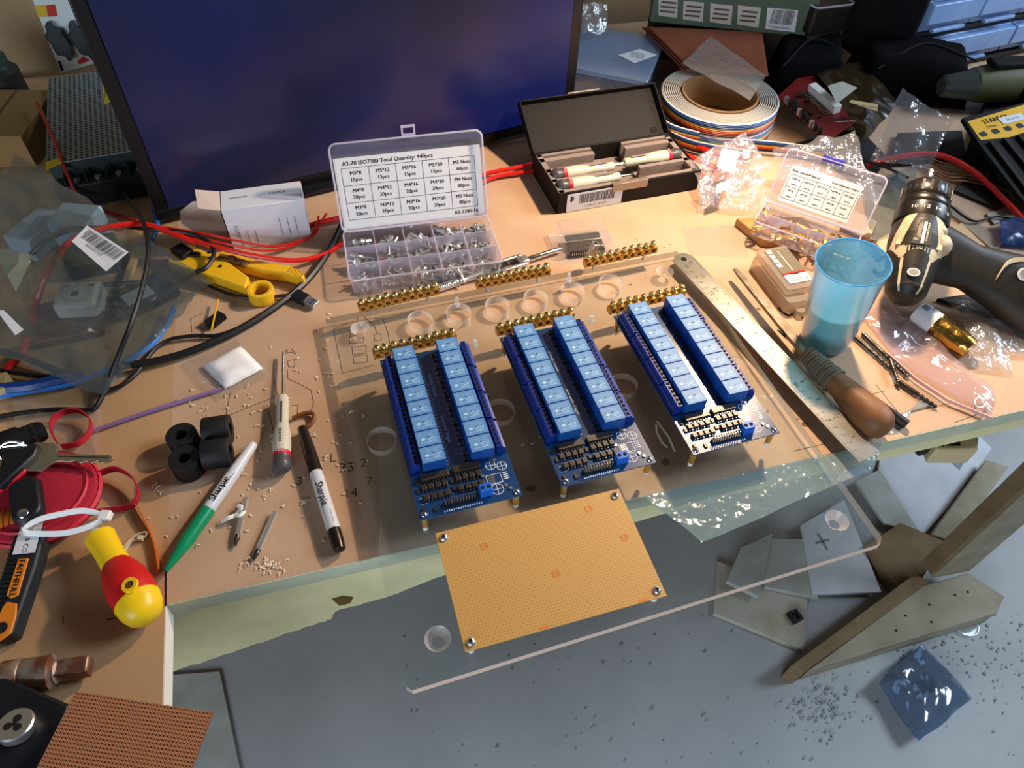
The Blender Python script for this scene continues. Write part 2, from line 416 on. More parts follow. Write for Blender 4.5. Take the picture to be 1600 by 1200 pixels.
# drilled marks and knots in the board, small dark pits
for (x, y, r_) in ((1185, 483, 3), (1150, 655, 3), (1258, 663, 4), (762, 622, 3), (830, 763, 5), (1040, 722, 5), (1095, 458, 2), (985, 445, 2), (1245, 655, 2), (1310, 612, 2)):
    p = Mi @ at(x, y, 0); kn = MB(); kn.prism([(p.x + r_ * math.cos(a * .7) * random.uniform(.7, 1.1), p.y + r_ * .8 * math.sin(a * .7)) for a in range(9)], 0.02, 0.16); kn.build('knot', mat('knot', '#7a5636', 0.85), t, smooth=0)

# left board, reaching further towards the viewer
LB = at(256, 950, 0); LB2 = at(252, 1100, 0); e = (LB2 - LB).normalized()
t = thing('side_bench_board', 'light brown board at the left with a white front edge strip', 'workbench', (0, 0, 0))
e = -AY if False else e; p_ = LB + AY * 935; q_ = LB + e * 420
LB = FR + Vector((0, 0, 0)); p_ = LB + AY * 935; pts = [LB, q_, q_ - AX * 560, p_ - AX * 560, p_]
bd = MB().prism([(p.x - .02 * AX.x, p.y - .02 * AX.y) for p in pts], -TK, 0).build('top_board', M_benchl, t, smooth=0)
MB().box(((LB.x + q_.x) / 2, (LB.y + q_.y) / 2, -TK / 2), ((q_ - LB).length, 2.4, TK - 0.4), rz=math.atan2(e.y, e.x)).build('edge_strip', mat('white_edge', '#e2d8cc', 0.5), t, smooth=0)
for a, b, wd_ in (((165, 968), (185, 965), .9), ((98, 962), (99, 974), .9), ((259, 893), (259, 947), 1.8)):
    A, B = at(*a, 0), at(*b, 0); MB().ribbon([(A.x, A.y, .12), (B.x, B.y, .12)], wd_).build('pen_mark', M_ink, t, smooth=0)

# torn pale yellow board hanging below the front edge
apn = -AY; ap0 = bench(0, 1.5, 0)
Ma = frame(bench(0, 3, 0), bench(1000, 3, 0)); Mai = Ma.inverted()
def apx(px, py):
    p = Mai @ atp(px, py, ap0, AY); return (p.x, p.z)
low = [apx(*q) for q in ((266, 1054), (290, 1045), (330, 1033), (372, 1018), (410, 1005), (455, 990), (500, 975), (517, 970), (525, 957), (560, 948), (602, 937), (680, 905), (760, 880), (880, 850), (980, 822))]
rng = random.Random(5); low2 = []
for i in range(len(low) - 1):
    for j in range(4):
        u_ = j / 4; low2.append((low[i][0] * (1 - u_) + low[i + 1][0] * u_, low[i][1] * (1 - u_) + low[i + 1][1] * u_ + rng.uniform(-1.5, 1.5)))
ap = MB()
prof = [(low2[0][0], -TK)] + low2 + [(low2[-1][0] + 120, -TK - 24), (1500, -TK - 24), (1500, -TK)]
vs = []; n_ = len(prof)
for y_ in (0, 12): vs += [(p[0], y_, p[1]) for p in prof]
# faces as top/bottom pairs so that the torn edge keeps its shape
tp = MB(); xs = [p[0] for p in prof[1:-1]]; zs = [p[1] for p in prof[1:-1]]
for i in range(len(xs) - 1):
    x0, x1 = xs[i], xs[i + 1]
    tp.add([(x0, 0, zs[i]), (x1, 0, zs[i + 1]), (x1, 0, -TK), (x0, 0, -TK), (x0, 14, zs[i]), (x1, 14, zs[i + 1]), (x1, 14, -TK), (x0, 14, -TK)],
           [(0, 1, 2, 3), (4, 7, 6, 5), (0, 4, 5, 1), (2, 6, 7, 3)] + ([(0, 3, 7, 4)] if i == 0 else []) + ([(1, 5, 6, 2)] if i == len(xs) - 2 else []))
t = thing('apron_board', 'pale yellow torn-edged board hanging under the bench front edge', 'board', M=Ma)
tp.build('board', M_apron, t, smooth=0)
hl = MB(); hx = apx(535, 940)
hl.prism([(hx[0] - 8, hx[1] + 8), (hx[0] - 4, hx[1] - 9), (hx[0] + 6, hx[1] - 9), (hx[0] + 10, hx[1] + 1), (hx[0] + 2, hx[1] + 9)], 0, 0.8, M=Matrix(((1, 0, 0, 0), (0, 0, 1, -0.9), (0, 1, 0, 0), (0, 0, 0, 1))))
hl.build('torn_hole', mat('torn_hole', '#6a5a20', 0.9), t, smooth=0)

# ---------------------------------------------------------------- under the bench
Pf = lambda x, y: at(x, y, FLOOR)
A = Pf(1262, 1052); dirx = Vector((math.cos(R(20)), math.sin(R(20)), 0))
Bx = Pf(1562, 955); d_ = (Bx - A); Lb = d_.length; Mf = frame(A, Bx)
ZB = FLOOR + 55
t = thing('foot_beam', 'grey-white wedge-cut timber lying on the floor under the bench post', 'beam', A)
q = [at(x, y, ZB) for x, y in ((1262, 1048), (1442, 915), (1513, 895), (1570, 932), (1558, 957))]
wbuild(MB().prism([(p.x, p.y) for p in q], FLOOR + .5, ZB), 'beam', M_timber, t, bevel=2)
q = [at(x, y, ZB + 12) for x, y in ((1236, 1040), (1256, 1050), (1452, 908), (1430, 896))]
wbuild(MB().prism([(p.x, p.y) for p in q], FLOOR + .5, ZB + 12), 'shaded_strip', M_timberd, t, bevel=1)  # shaded face of the beam, its shade put into a darker brown slab
for x, y in ((1452, 945), (1415, 962), (1492, 930), (1455, 972), (1512, 925), (1400, 985)):
    p = at(x, y, ZB); wbuild(MB().cyl((p.x, p.y, ZB - .5), (p.x, p.y, ZB + .6), 2.6, n=7), 'nail_head', M_dark, t)
pl_, pr_ = at(1454, 905, ZB + .5), at(1513, 894, ZB + .5); Mpo = frame(pl_, pr_)
t = thing('bench_post', 'pale upright timber post carrying the right of the bench', 'post', M=Mpo)
h_ = -TK - 1 - ZB - 1; Wp = (pr_ - pl_).length
MB().box((Wp / 2 + 4, 12, h_ / 2), (Wp, 22, h_)).build('post', M_timber, t, bevel=2)
MB().box((-6, 16, h_ / 2 + 14), (18, 30, h_ - 28)).build('shaded_side', M_timberd, t, bevel=1)  # post's own left face in shade, added as a slab coloured browner
t = thing('rear_rail', 'olive-brown timber rail running back from the foot beam', 'beam', (0, 0, 0))
A2 = Pf(1465, 935); B2 = Pf(1330, 850)
def slab(name, label, cat, pts, z0, z1, m_, bev=0.0, group=None):
    o_ = MB(); c = sum((Vector(p) for p in pts), Vector()) / len(pts)
    o_.prism([(p[0] - c.x, p[1] - c.y) for p in pts], 0, z1 - z0)
    ob = o_.build(name, m_, bevel=bev, smooth=0 if not bev else 35); ob.location = Vector((c.x, c.y, z0)) * MM
    return tag(ob, label, cat, group)
bpy.data.objects.remove(t)
slab('floor_board', 'olive-brown wide board lying on the floor behind the foot beam', 'board', [Pf(1340, 865), Pf(1395, 830), Pf(1465, 860), Pf(1405, 950)], FLOOR, FLOOR + 40, M_timberd, 2)
slab('timber_offcut', 'olive timber length lying beside the post under the bench', 'board', [Pf(1440, 850), Pf(1475, 862), Pf(1560, 745), Pf(1525, 735)], FLOOR + 1, FLOOR + 45, M_timber, 2)
slab('white_sheet', 'large white board lying on the floor below the clamp', 'board', [Pf(1368, 742), Pf(1437, 842), Pf(1475, 800), Pf(1545, 705), Pf(1500, 660), Pf(1380, 655)], FLOOR + 6, FLOOR + 14, M_panel, 1)
slab('grey_sheet', 'grey board sloping beside the large white board', 'board', [Pf(1330, 760), Pf(1368, 742), Pf(1432, 843), Pf(1375, 826)], FLOOR + 15, FLOOR + 24, M_panelg, 1)
slab('white_offcut', 'narrow bright white board with a pencilled cross', 'board', [Pf(1245, 830), Pf(1312, 790), Pf(1369, 934), Pf(1262, 936)], FLOOR + 18, FLOOR + 28, M_panel, 1)
cr = MB(); c0 = at(1285, 846, FLOOR + 28.4)
cr.box((c0.x, c0.y, c0.z), (34, 5, .4), rz=.3); cr.box((c0.x, c0.y, c0.z), (5, 40, .4), rz=.3)
tag(cr.build('pencil_cross', mat('grey_mark', '#7c8088', .8), bpy.data.objects['white_offcut'], smooth=0))
bpy.data.objects['pencil_cross'].matrix_parent_inverse = Matrix.Translation(-bpy.data.objects['white_offcut'].location)
slab('tile', 'old stained tile at the bottom of the tile stack', 'tile', [Pf(1113, 962), Pf(1118, 880), Pf(1260, 935), Pf(1253, 1020)], FLOOR, FLOOR + 12, M_tile, 1.5, 'tiles stacked on the floor')
slab('tile', 'grey tile on the right of the tile stack', 'tile', [Pf(1178, 850), Pf(1262, 850), Pf(1272, 942), Pf(1190, 925)], FLOOR + 13, FLOOR + 25, M_panelg, 1.5, 'tiles stacked on the floor')
slab('tile', 'grey tile lying on the left of the tile stack', 'tile', [Pf(1150, 868), Pf(1200, 845), Pf(1178, 945), Pf(1128, 920)], FLOOR + 26, FLOOR + 38, M_panelg, 1.5, 'tiles stacked on the floor')
slab('floor_sheet', 'flat light grey panel on the floor below the torn board', 'board', [Pf(262, 1056), Pf(345, 1050), Pf(382, 1230), Pf(262, 1240)], FLOOR, FLOOR + 6, M_panelg, 1)
# black plastic clip on the tile
k = at(1241, 965, FLOOR + 12); t = thing('plastic_clip', 'small black square clip lying on the bottom tile', 'clip', k, R(30))
MB().box((-9, 0, 5), (6, 24, 10)).box((9, 0, 5), (6, 24, 10)).box((0, 9, 5), (14, 6, 10)).box((0, -9, 5), (14, 6, 10)).build('frame', M_black, t, bevel=1)
MB().box((0, 0, 3), (24, 5, 4), rz=.8).build('tongue', M_black, t)
# round clear lid on the floor
k = at(1506, 977, FLOOR); t = thing('round_container', 'small round clear lid on the floor by the foot beam', 'lid', k)
MB().lathe([(24, 0), (26, 2), (26, 9), (24, 9), (23.5, 3), (.1, 3)], 28).build('shell', film('lid_film', haze=.25), t)
MB().cyl((-26, 0, 9), (-8, 14, 22), 2, n=6).build('tab', film('lid_film'), t)
# red strip and crumbs on the floor
A = Pf(1340, 1027); B = Pf(1385, 1012); o = MB().ribbon([A + Vector((0, 0, .6)), A.lerp(B, .6) + Vector((0, 6, 2)), B + Vector((0, 0, .6))], 7).build('red_strip', M_red); tag(o, 'thin red strip on the floor beside the foil bag', 'strip')
rng = random.Random(11); cb = MB()
for i in range(420):
    if i < 150: x, y = rng.gauss(1285, 28), rng.gauss(1105, 24)
    elif i < 320: x, y = rng.uniform(1400, 1600), rng.uniform(960, 1100)
    else: x, y = rng.uniform(620, 1600), rng.uniform(960, 1200)
    p = Pf(x, y); s_ = rng.uniform(1.5, 4.5); cb.box((p.x, p.y, FLOOR + s_ / 3), (s_, s_ * rng.uniform(.4, 1.4), s_ * .6), rz=rng.uniform(0, 3))
tag(cb.build('floor_crumbs', mat('crumbs', '#aeb2b4', .8, col2='#6f7478', scale=40), smooth=0), 'grey crumbs of grit scattered over the concrete floor', 'debris', kind='stuff')
# ================================================================ acrylic sheet with drilled holes
SHW, SHH = 424.8, 408.8; SHT = TOP
Ms = Matrix.Translation((-206.5, 551.7, 0)) @ Matrix.Rotation(0.351, 4, 'Z') @ Matrix.Translation((0, -SHH, 0))
Msi = Ms.inverted()
def sh(px, py, z=TOP):
    p = Msi @ at(px, py, z); return (p.x, p.y)
big = [sh(*q) for q in ((657, 499), (717, 487), (778, 476), (838, 464), (896, 453), (955, 441), (596, 686), (782, 641), (975, 600), (1148, 572))]
small = [sh(*q) for q in ((563, 513), (684, 998), (1308, 813), (1039, 424))]
M_acr = film('acrylic', tint='#fafdfd', haze=0.012, hazecol='#dfe8ea', rough=0.04, gloss=0.85, ior=1.49)
M_acre = mat('acrylic_edge', '#e8c8b0', 0.5, spec=0.6)
M_frost = film('frosted_cut', tint='#ffffff', haze=0.55, hazecol='#efe6e0', rough=0.3)
t = thing('acrylic_sheet', 'large clear acrylic sheet drilled with round holes, overhanging the bench', 'acrylic sheet', M=Ms @ Matrix.Translation((0, 0, 0.3)))
import bmesh
def plate(w_, h_, holes, z, flip):
    # a flat face with round holes, built by bridging the outline and the circles
    bm = bmesh.new(); es = []
    def loop(pts):
        vs = [bm.verts.new((x * MM, y * MM, z * MM)) for x, y in pts]
        for i in range(len(vs)): es.append(bm.edges.new((vs[i], vs[(i + 1) % len(vs)])))
    loop([(4, 0), (w_ - 5, 0), (w_, 6), (w_, h_), (0, h_), (0, 4)])
    for cx, cy, r_ in holes: loop([(cx + r_ * math.cos(2 * math.pi * i / 28), cy + r_ * math.sin(2 * math.pi * i / 28)) for i in range(28)])
    bmesh.ops.triangle_fill(bm, use_beauty=True, use_dissolve=False, edges=es)
    bmesh.ops.recalc_face_normals(bm, faces=bm.faces)
    for f_ in bm.faces:
        if (f_.normal.z < 0) != flip: f_.normal_flip()
    return bm
BR_ = 13.6
hs = [(x, y, BR_) for x, y in big]
for nm, z, fl in (('top_face', SHT, False), ('bottom_face', 3.5, True)):
    bm = plate(SHW, SHH, hs + [(x, y, 10.5 if not fl else 5.0) for x, y in small], z, fl)
    me = bpy.data.meshes.new(nm); bm.to_mesh(me); bm.free(); me.materials.append(M_acr)
    ob = bpy.data.objects.new(nm, me); COL.objects.link(ob); ob.parent = t
ed = MB(); pl = [(4, 0), (SHW - 5, 0), (SHW, 6), (SHW, SHH), (0, SHH), (0, 4)]
for i in range(6):
    a, b = pl[i], pl[(i + 1) % 6]; ed.add([(a[0], a[1], 3.5), (b[0], b[1], 3.5), (b[0], b[1], SHT), (a[0], a[1], SHT)], [(0, 1, 2, 3)], mi=0 if i in (0, 1) else 1)
ed.build('cut_edge', [M_acre, film('acrylic_side', tint='#d8dcd8', haze=0.45, hazecol='#c8c0b0', rough=.3)], t, smooth=0)
for x, y in big:
    q = MB()
    for rr in (BR_,):
        q.lathe([(rr, 3.6), (rr, SHT - .9), (rr + .8, SHT)], 32, M=TR(x, y, 0))
    q.f = q.f[:-2]; q.mi = q.mi[:-2]
    q.build('drilled_hole', M_frost, t)
for x, y in small:
    q = MB().lathe([(5, 3.6), (5, 5), (10.5, SHT)], 28, M=TR(x, y, 0)); q.f = q.f[:-2]; q.mi = q.mi[:-2]
    q.build('countersunk_hole', M_frost, t)
# scratches where the sheet was cut short round the third board
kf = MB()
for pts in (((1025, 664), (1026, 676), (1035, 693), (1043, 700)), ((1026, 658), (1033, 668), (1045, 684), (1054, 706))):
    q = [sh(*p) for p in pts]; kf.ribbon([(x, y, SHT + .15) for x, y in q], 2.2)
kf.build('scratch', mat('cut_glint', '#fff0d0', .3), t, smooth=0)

# ================================================================ relay boards
M_pcb = mat('blue_solder_mask', '#0b3868', 0.28, spec=0.75, coat=0.7)
M_relay = mat('relay_blue', '#124c98', 0.4)
M_rtop_sheen = mat('relay_top_sheen', '#5284b8', 0.5, col2='#6090c0', scale=300, spec=0.5)  # room's grazing reflection on the tops, put into a lighter blue
M_print = mat('pale_print', '#a8cbe8', 0.5)
M_term = mat('terminal_blue', '#14348c', 0.4)
M_silk = mat('silk_white', '#e4ecf4', 0.5)
M_chip = mat('chip_black', '#2a2018', 0.4, spec=0.8)
M_tin = mat('tin', '#cfcfca', 0.3, 1.0)
BW, BL_ = 90.0, 186.0
def make_module(M, label):
    t = thing('relay_board', label, 'relay board', M=M, group='relay boards on the acrylic sheet')
    zb = 22.4; zt = 24.0
    MB().box((0, 0, zb + .8), (BW, BL_, 1.6)).build('circuit_board', M_pcb, t, smooth=0)
    x0, y0 = -BW / 2, BL_ / 2
    # relays: two columns of eight
    pr_ = None
    for c_, xr in ((0, x0 + 23.4), (1, x0 + 67.0)):
        for k in range(8):
            yy = y0 - 10.5 - k * 17.6
            if pr_ is None:
                r_ = MB().prism(rrect(21.0, 17.2, 1.0, 2), 0, 15.2).build('relay', M_relay, t, bevel=.5)
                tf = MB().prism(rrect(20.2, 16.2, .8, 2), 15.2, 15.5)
                tf.build('relay_top_sheen', M_rtop_sheen, r_, smooth=0)
                lg = MB(); rg = random.Random(3)
                lg.text('10A 250VAC 10A 125VAC', 1.35, TR(0, 4.6, 15.56)); lg.text('10A 30VDC 10A 28VDC', 1.35, TR(0, 2.4, 15.56))
                lg.prism([(-7, -1), (-4.6, .8), (-2.2, -1), (-4.6, -2.8)], 15.52, 15.56)
                for q in range(3): lg.box((3.2, -1.2 - 1.7 * q + 1, 15.54), (9 - q * 1.6, .55, .06))
                lg.box((0, -5, 15.54), (15, .4, .06)); lg.box((-6, -4.4, 15.54), (.4, 2, .06))
                lg.build('relay_print', M_print, r_, smooth=0)
                MB().cyl((0.5, .6, 15.4), (0.5, .6, 15.62), .75, n=8).build('vent_dot', M_dark, r_)
                pr_ = r_; rk = kids(r_)
            else:
                r_ = pr_.copy(); COL.objects.link(r_); r_.parent = t
                for q in rk: c2 = q.copy(); COL.objects.link(c2); c2.parent = r_
            r_.location = Vector((xr, yy, zt)) * MM
    # screw terminal blocks, four on each side
    for c_, xr, sgn in ((0, x0 + 6.4, -1), (1, x0 + 84.6, 1)):
        for k in range(4):
            yy = y0 - 22 - k * 33.6
            tb = MB().add([(sgn * 4.4, -16.5, 0), (-sgn * 4.2, -15.4, 0), (-sgn * 4.2, -15.4, 10.5), (sgn * .6, -15.4, 10.5), (sgn * 2.0, -15.4, 7.0), (sgn * 4.4, -15.4, 6.0),
                           (sgn * 4.4, 15.4, 0), (-sgn * 4.2, 15.4, 0), (-sgn * 4.2, 15.4, 10.5), (sgn * .6, 15.4, 10.5), (sgn * 2.0, 15.4, 7.0), (sgn * 4.4, 15.4, 6.0)],
                          [(0, 1, 2, 3, 4, 5), (11, 10, 9, 8, 7, 6)] + [(i, i + 6, (i + 1) % 6 + 6, (i + 1) % 6) for i in range(6)])
            for q in range(7): tb.box((-sgn * 1.8, -15.4 + q * 5.13, 10.5), (4.8, .7, .9))
            b_ = tb.build('terminal_block', M_term, t, smooth=0); b_.location = Vector((xr, yy, zt)) * MM
            sc_ = MB(); hl_ = MB()
            for q in range(6):
                y_ = -12.8 + q * 5.13
                sc_.cyl((-sgn * 1.8, y_, 10.3), (-sgn * 1.8, y_, 10.7), 1.7, n=8); sc_.box((-sgn * 1.8, y_, 10.75), (.5, 2.6, .12))
                hl_.box((sgn * 4.4, y_, 2.8), (.2, 3.2, 3.4))
            tag(sc_.build('terminal_screw', M_dark if c_ == 0 else M_dark, b_), kind='stuff')
            tag(hl_.build('wire_entry', M_dark, b_, smooth=0), kind='stuff')
    # centre lane: transistors, diodes and the printed name
    sm = MB(); sw = MB()
    for k in range(8):
        yy = y0 - 10.5 - k * 17.6
        for dy in (-3.5, 3.0): sm.box((x0 + 52.5, yy + dy, zt + .7), (3.2, 4.4, 1.4)); sw.box((x0 + 52.5, yy + dy, zt + .3), (5.0, 1.4, .5))
        for dy in (-5, -1.5, 2, 5.5): sw.box((x0 + 35.6, yy + dy, zt + .5), (2.0, 1.2, .9)); sm.box((x0 + 37.2, yy + dy, zt + .35), (1.6, .9, .7))
    tag(sm.build('transistor', M_chip, t, smooth=0), kind='stuff'); tag(sw.build('solder_pad', M_tin, t, smooth=0), kind='stuff')
    sp = MB()
    sp.text('16 Relay Module', 4.6, TR(x0 + 43, y0 - 45, zt + .1, R(-90)), squeeze=.95); sp.text('Low Level Trigger', 4.6, TR(x0 + 43, y0 - 100, zt + .1, R(-90)), squeeze=.95)
    # white ring outlines, pads and marks at the foot of the board
    def ringp(cx, cy, r_, w_=.45, half=False):
        n = 20; vs = []
        for i in range(n):
            a = 2 * math.pi * i / n; vs += [(cx + r_ * math.cos(a), cy + r_ * math.sin(a), zt + .1), (cx + (r_ - w_) * math.cos(a), cy + (r_ - w_) * math.sin(a), zt + .1)]
        sp.add(vs, [(2 * i, 2 * ((i + 1) % n), 2 * ((i + 1) % n) + 1, 2 * i + 1) for i in range(n)])
        if half:
            sp.box((cx, cy, zt + .1), (r_ * 2, .4, .05)); sp.box((cx, cy, zt + .1), (.4, r_ * 2, .05))
    yb = -BL_ / 2
    ringp(x0 + 71.5, yb + 36.5, 4.6, half=True); ringp(x0 + 81, yb + 33.5, 4.6, half=True); ringp(x0 + 70.8, yb + 11.5, 5.6, half=True)
    for q in range(4): sp.box((x0 + 81.6, yb + 20 + q * 2.1, zt + .1), (4.6, .7, .05))
    for a, b in (((71, 27), (13, .4)), ((71, 17.5), (13, .4)), ((64.5, 22), (.4, 9.5)), ((77.5, 22), (.4, 9.5))): sp.box((x0 + a[0], yb + a[1], zt + .1), (b[0], b[1], .05))
    for q in range(17): sp.box((x0 + 22 + q * 2.0, yb + 2.4, zt + .1), (1.0, 1.6, .05))
    sp.box((x0 + 7, yb + 14, zt + .1), (6, .3, .05)); sp.box((x0 + 7, yb + 20, zt + .1), (6, .3, .05))
    tag(sp.build('board_print', M_silk, t, smooth=0), kind='stuff')
    pd = MB()
    for a in range(4):
        for b in range(3): pd.box((x0 + 66.5 + b * 1.9, yb + 19 + a * 2.1, zt + .15), (1.4, 1.4, .2))
    for (a, b) in ((62, 27), (60, 31), (79, 13), (82, 9), (73, 42), (76, 41)): pd.cyl((x0 + a, yb + b, zt), (x0 + a, yb + b, zt + 1.4), 1.5, n=8)
    tag(pd.build('solder_joint', M_tin, t), kind='stuff')
    # driver chips, optocouplers, pin header, power terminal
    pins = MB()
    for xc, yc, dx in ((x0 + 21.5, yb + 37.6, 0), (x0 + 50, yb + 38.6, 0)):
        MB().box((xc, yc, zt + 2.6), (24, 6.4, 3.6)).build('driver_chip', M_chip, t, bevel=.3)
        for q in range(9):
            for s_ in (-1, 1): pins.box((xc - 10.2 + q * 2.54, yc + s_ * 4, zt + 1.2), (1.1, 1.4, 2.4))
    for gx, gy in ((10, 28.6), (10, 18.4), (40.5, 30), (40.5, 20)):
        for q in range(4):
            cx, cy = x0 + gx + q * 6.1, yb + gy
            MB().box((cx, cy, zt + 1.9), (4.6, 5.2, 3.2)).build('optocoupler', M_chip, t, bevel=.3)
            for s_ in (-1, 1):
                for v_ in (-1.3, 1.3): pins.box((cx + v_, cy + s_ * 3.1, zt + .8), (.9, 1.6, 1.6))
    for q in range(11):
        for s_ in (0, 1): pins.box((x0 + 24 + q * 2.54, yb + 6.6 + s_ * 2.54, zt + 4.6), (.7, .7, 7.5))
    tag(pins.build('chip_pin', M_tin, t, smooth=0), kind='stuff')
    MB().box((x0 + 36.6, yb + 7.9, zt + 1.3), (28.5, 5, 2.5)).build('pin_header', M_black, t)
    for (a, b) in ((5, 8), (5, 27), (5, 36), (34.5, 38), (34.5, 30), (34.5, 22), (15, 6)):
        MB().box((x0 + a, yb + b, zt + .8), (2.6, 4.4, 1.5)).build('resistor', M_chip, t)
    pt = MB().box((x0 + 60, yb + 11, zt + 4.6), (11, 8, 9)).box((x0 + 60, yb + 7.6, zt + 2.2), (11, 2.4, 4.4)).build('power_terminal', mat('terminal_light', '#1a63c8', .4), t, bevel=.4)
    MB().cyl((x0 + 57.3, yb + 11, zt + 9), (x0 + 57.3, yb + 11, zt + 9.4), 1.8, n=8).cyl((x0 + 62.7, yb + 11, zt + 9), (x0 + 62.7, yb + 11, zt + 9.4), 1.8, n=8).build('terminal_screws', M_dark, pt)
    for sx in (-1, 1):
        for sy in (-1, 1):
            X, Y = sx * 40.7, sy * 88.6
            so = MB().cyl((X, Y, 5), (X, Y, zb), 2.9, n=6).build('standoff', M_brass, t)
            MB().cyl((X, Y, 0.4), (X, Y, 5), 2.4, n=10).build('nylon_spacer', M_white, so)
            MB().sphere((X, Y, zt), 3.0, 12, z0=0, sc=(1, 1, .8)).build('screw_head', M_chrome, so)
    return t
MODS = [(-126.6, 471.1, .336), (-9.7, 510.5, .349), (109.5, 551.2, .351)]
LBL = ['blue sixteen-relay circuit board, left one of the three', 'blue sixteen-relay circuit board in the middle of the three', 'blue relay board nearest the steel ruler, glaring at its centre']
first = None
for (x, y, th), lb in zip(MODS, LBL):
    M = Matrix.Translation((x, y, TOP + .3)) @ Matrix.Rotation(th, 4, 'Z') @ Matrix.Translation((40.7, -88.6, 0))
    first = make_module(M, lb) if first is None else dup(first, M=M, label=lb)

# ================================================================ brass terminal bars
def annulus_face(mb, cx, cz, w_, h_, r_, y, depth, M, n=12):
    # square face with a round hole bored into it (face looks to -y)
    vs = []; out = []
    for i in range(n):
        a = 2 * math.pi * i / n; c_, s_ = math.cos(a), math.sin(a); k = 1 / max(abs(c_), abs(s_))
        vs.append((cx + c_ * k * w_ / 2, y, cz + s_ * k * h_ / 2))
    for i in range(n):
        a = 2 * math.pi * i / n; vs.append((cx + r_ * math.cos(a), y, cz + r_ * math.sin(a)))
    for i in range(n):
        a = 2 * math.pi * i / n; vs.append((cx + r_ * math.cos(a), y + depth, cz + r_ * math.sin(a)))
    fs = [(i, (i + 1) % n, n + (i + 1) % n, n + i) for i in range(n)] + [(n + i, n + (i + 1) % n, 2 * n + (i + 1) % n, 2 * n + i) for i in range(n)] + [tuple(2 * n + i for i in range(n))]
    mb.add(vs, fs, M)
def make_bar(label, M, L, n=10):
    t = thing('terminal_bar', label, 'terminal bar', M=M, group='brass terminal bars on the acrylic sheet')
    p = L / n; b = MB()
    for i in range(n): annulus_face(b, (i + .5) * p, 4.2, p, 8.4, 2.7, 0, 5, None)
    b.add([(0, 0, 0), (L, 0, 0), (L, 8, 0), (0, 8, 0), (0, 0, 8.4), (L, 0, 8.4), (L, 8, 8.4), (0, 8, 8.4)], [(0, 3, 2, 1), (4, 5, 6, 7), (1, 2, 6, 5), (2, 3, 7, 6), (3, 0, 4, 7)])
    b.build('bar', M_brass, t, smooth=0)
    rg = random.Random(int(L * 10)); sc0 = None
    for i in range(n):
        if sc0 is None:
            q = MB().cyl((0, 0, 0), (0, 0, 2.2), 1.8, n=10).cyl((0, 0, 2.2), (0, 0, 3.4), 3.5, n=14).sphere((0, 0, 3.4), 3.5, 14, z0=0, sc=(1, 1, .6)).build('screw', M_brassw, t)
            MB().box((0, 0, 5.2), (4.6, .9, .8)).box((0, 0, 5.2), (.9, 4.6, .8)).build('cross_slot', mat('slot', '#5a4a20', .5, .8), q, smooth=0)
            sc0 = q; kk = kids(q)[0]
        else:
            q = sc0.copy(); COL.objects.link(q); q.parent = t; c2 = kk.copy(); COL.objects.link(c2); c2.parent = q
        q.location = Vector(((i + .5) * p, 4, 8.4 + rg.uniform(0, 1.4))) * MM; q.rotation_euler = (rg.uniform(-.1, .1), rg.uniform(-.1, .1), rg.uniform(0, 3))
    for xx in (p * 1.5, L - p * 1.5):
        MB().cyl((xx, 4, -9.6), (xx, 4, 0), 2.6, n=12).build('spacer', M_steel, t)
    return t
BZ = TOP + 10
for a, b, lb in (((562, 489), (688, 459), 'brass terminal bar nearest the screw assortment box'),
                 ((745, 452), (860, 430), 'brass terminal bar under the tap wrench, middle of the back row'),
                 ((914, 419), (1026, 395), 'brass terminal bar beside the upright hex spacer, right of the back row'),
                 ((585, 562), (714, 532), 'brass terminal bar behind the left relay board'),
                 ((777, 526), (897, 499), 'brass terminal bar behind the middle relay board'),
                 ((952, 492), (1070, 463), 'brass terminal bar behind the right relay board')):
    A, B = at(*a, BZ), at(*b, BZ); make_bar(lb, frame(A, B), (B - A).length)

# small nylon stubs and screws standing in the sheet
def stub(px, py, label, m_, r=2.2, h=9):
    k = at(px, py, TOP); t = thing('nylon_stud', label, 'stud', (k.x, k.y, TOP + .3), group='white studs standing in the acrylic sheet')
    MB().cyl((0, 0, 0), (0, 0, h), r, n=10).build('shaft', m_, t)
    MB().cyl((0, 0, 0), (0, 0, 2.2), r + 1.6, n=6).build('nut', m_, t)
stub(742, 541, 'tiny clear nylon stud between the left and middle brass bars', film('nylon', haze=.5))
stub(923, 503, 'tiny clear nylon stud between the middle and right brass bars', film('nylon'))
stub(714, 478, 'clear nylon stud rising behind the second drilled hole', film('nylon'), 2, 12)
stub(888, 440, 'clear nylon stud rising behind the fifth drilled hole', film('nylon'), 2, 12)

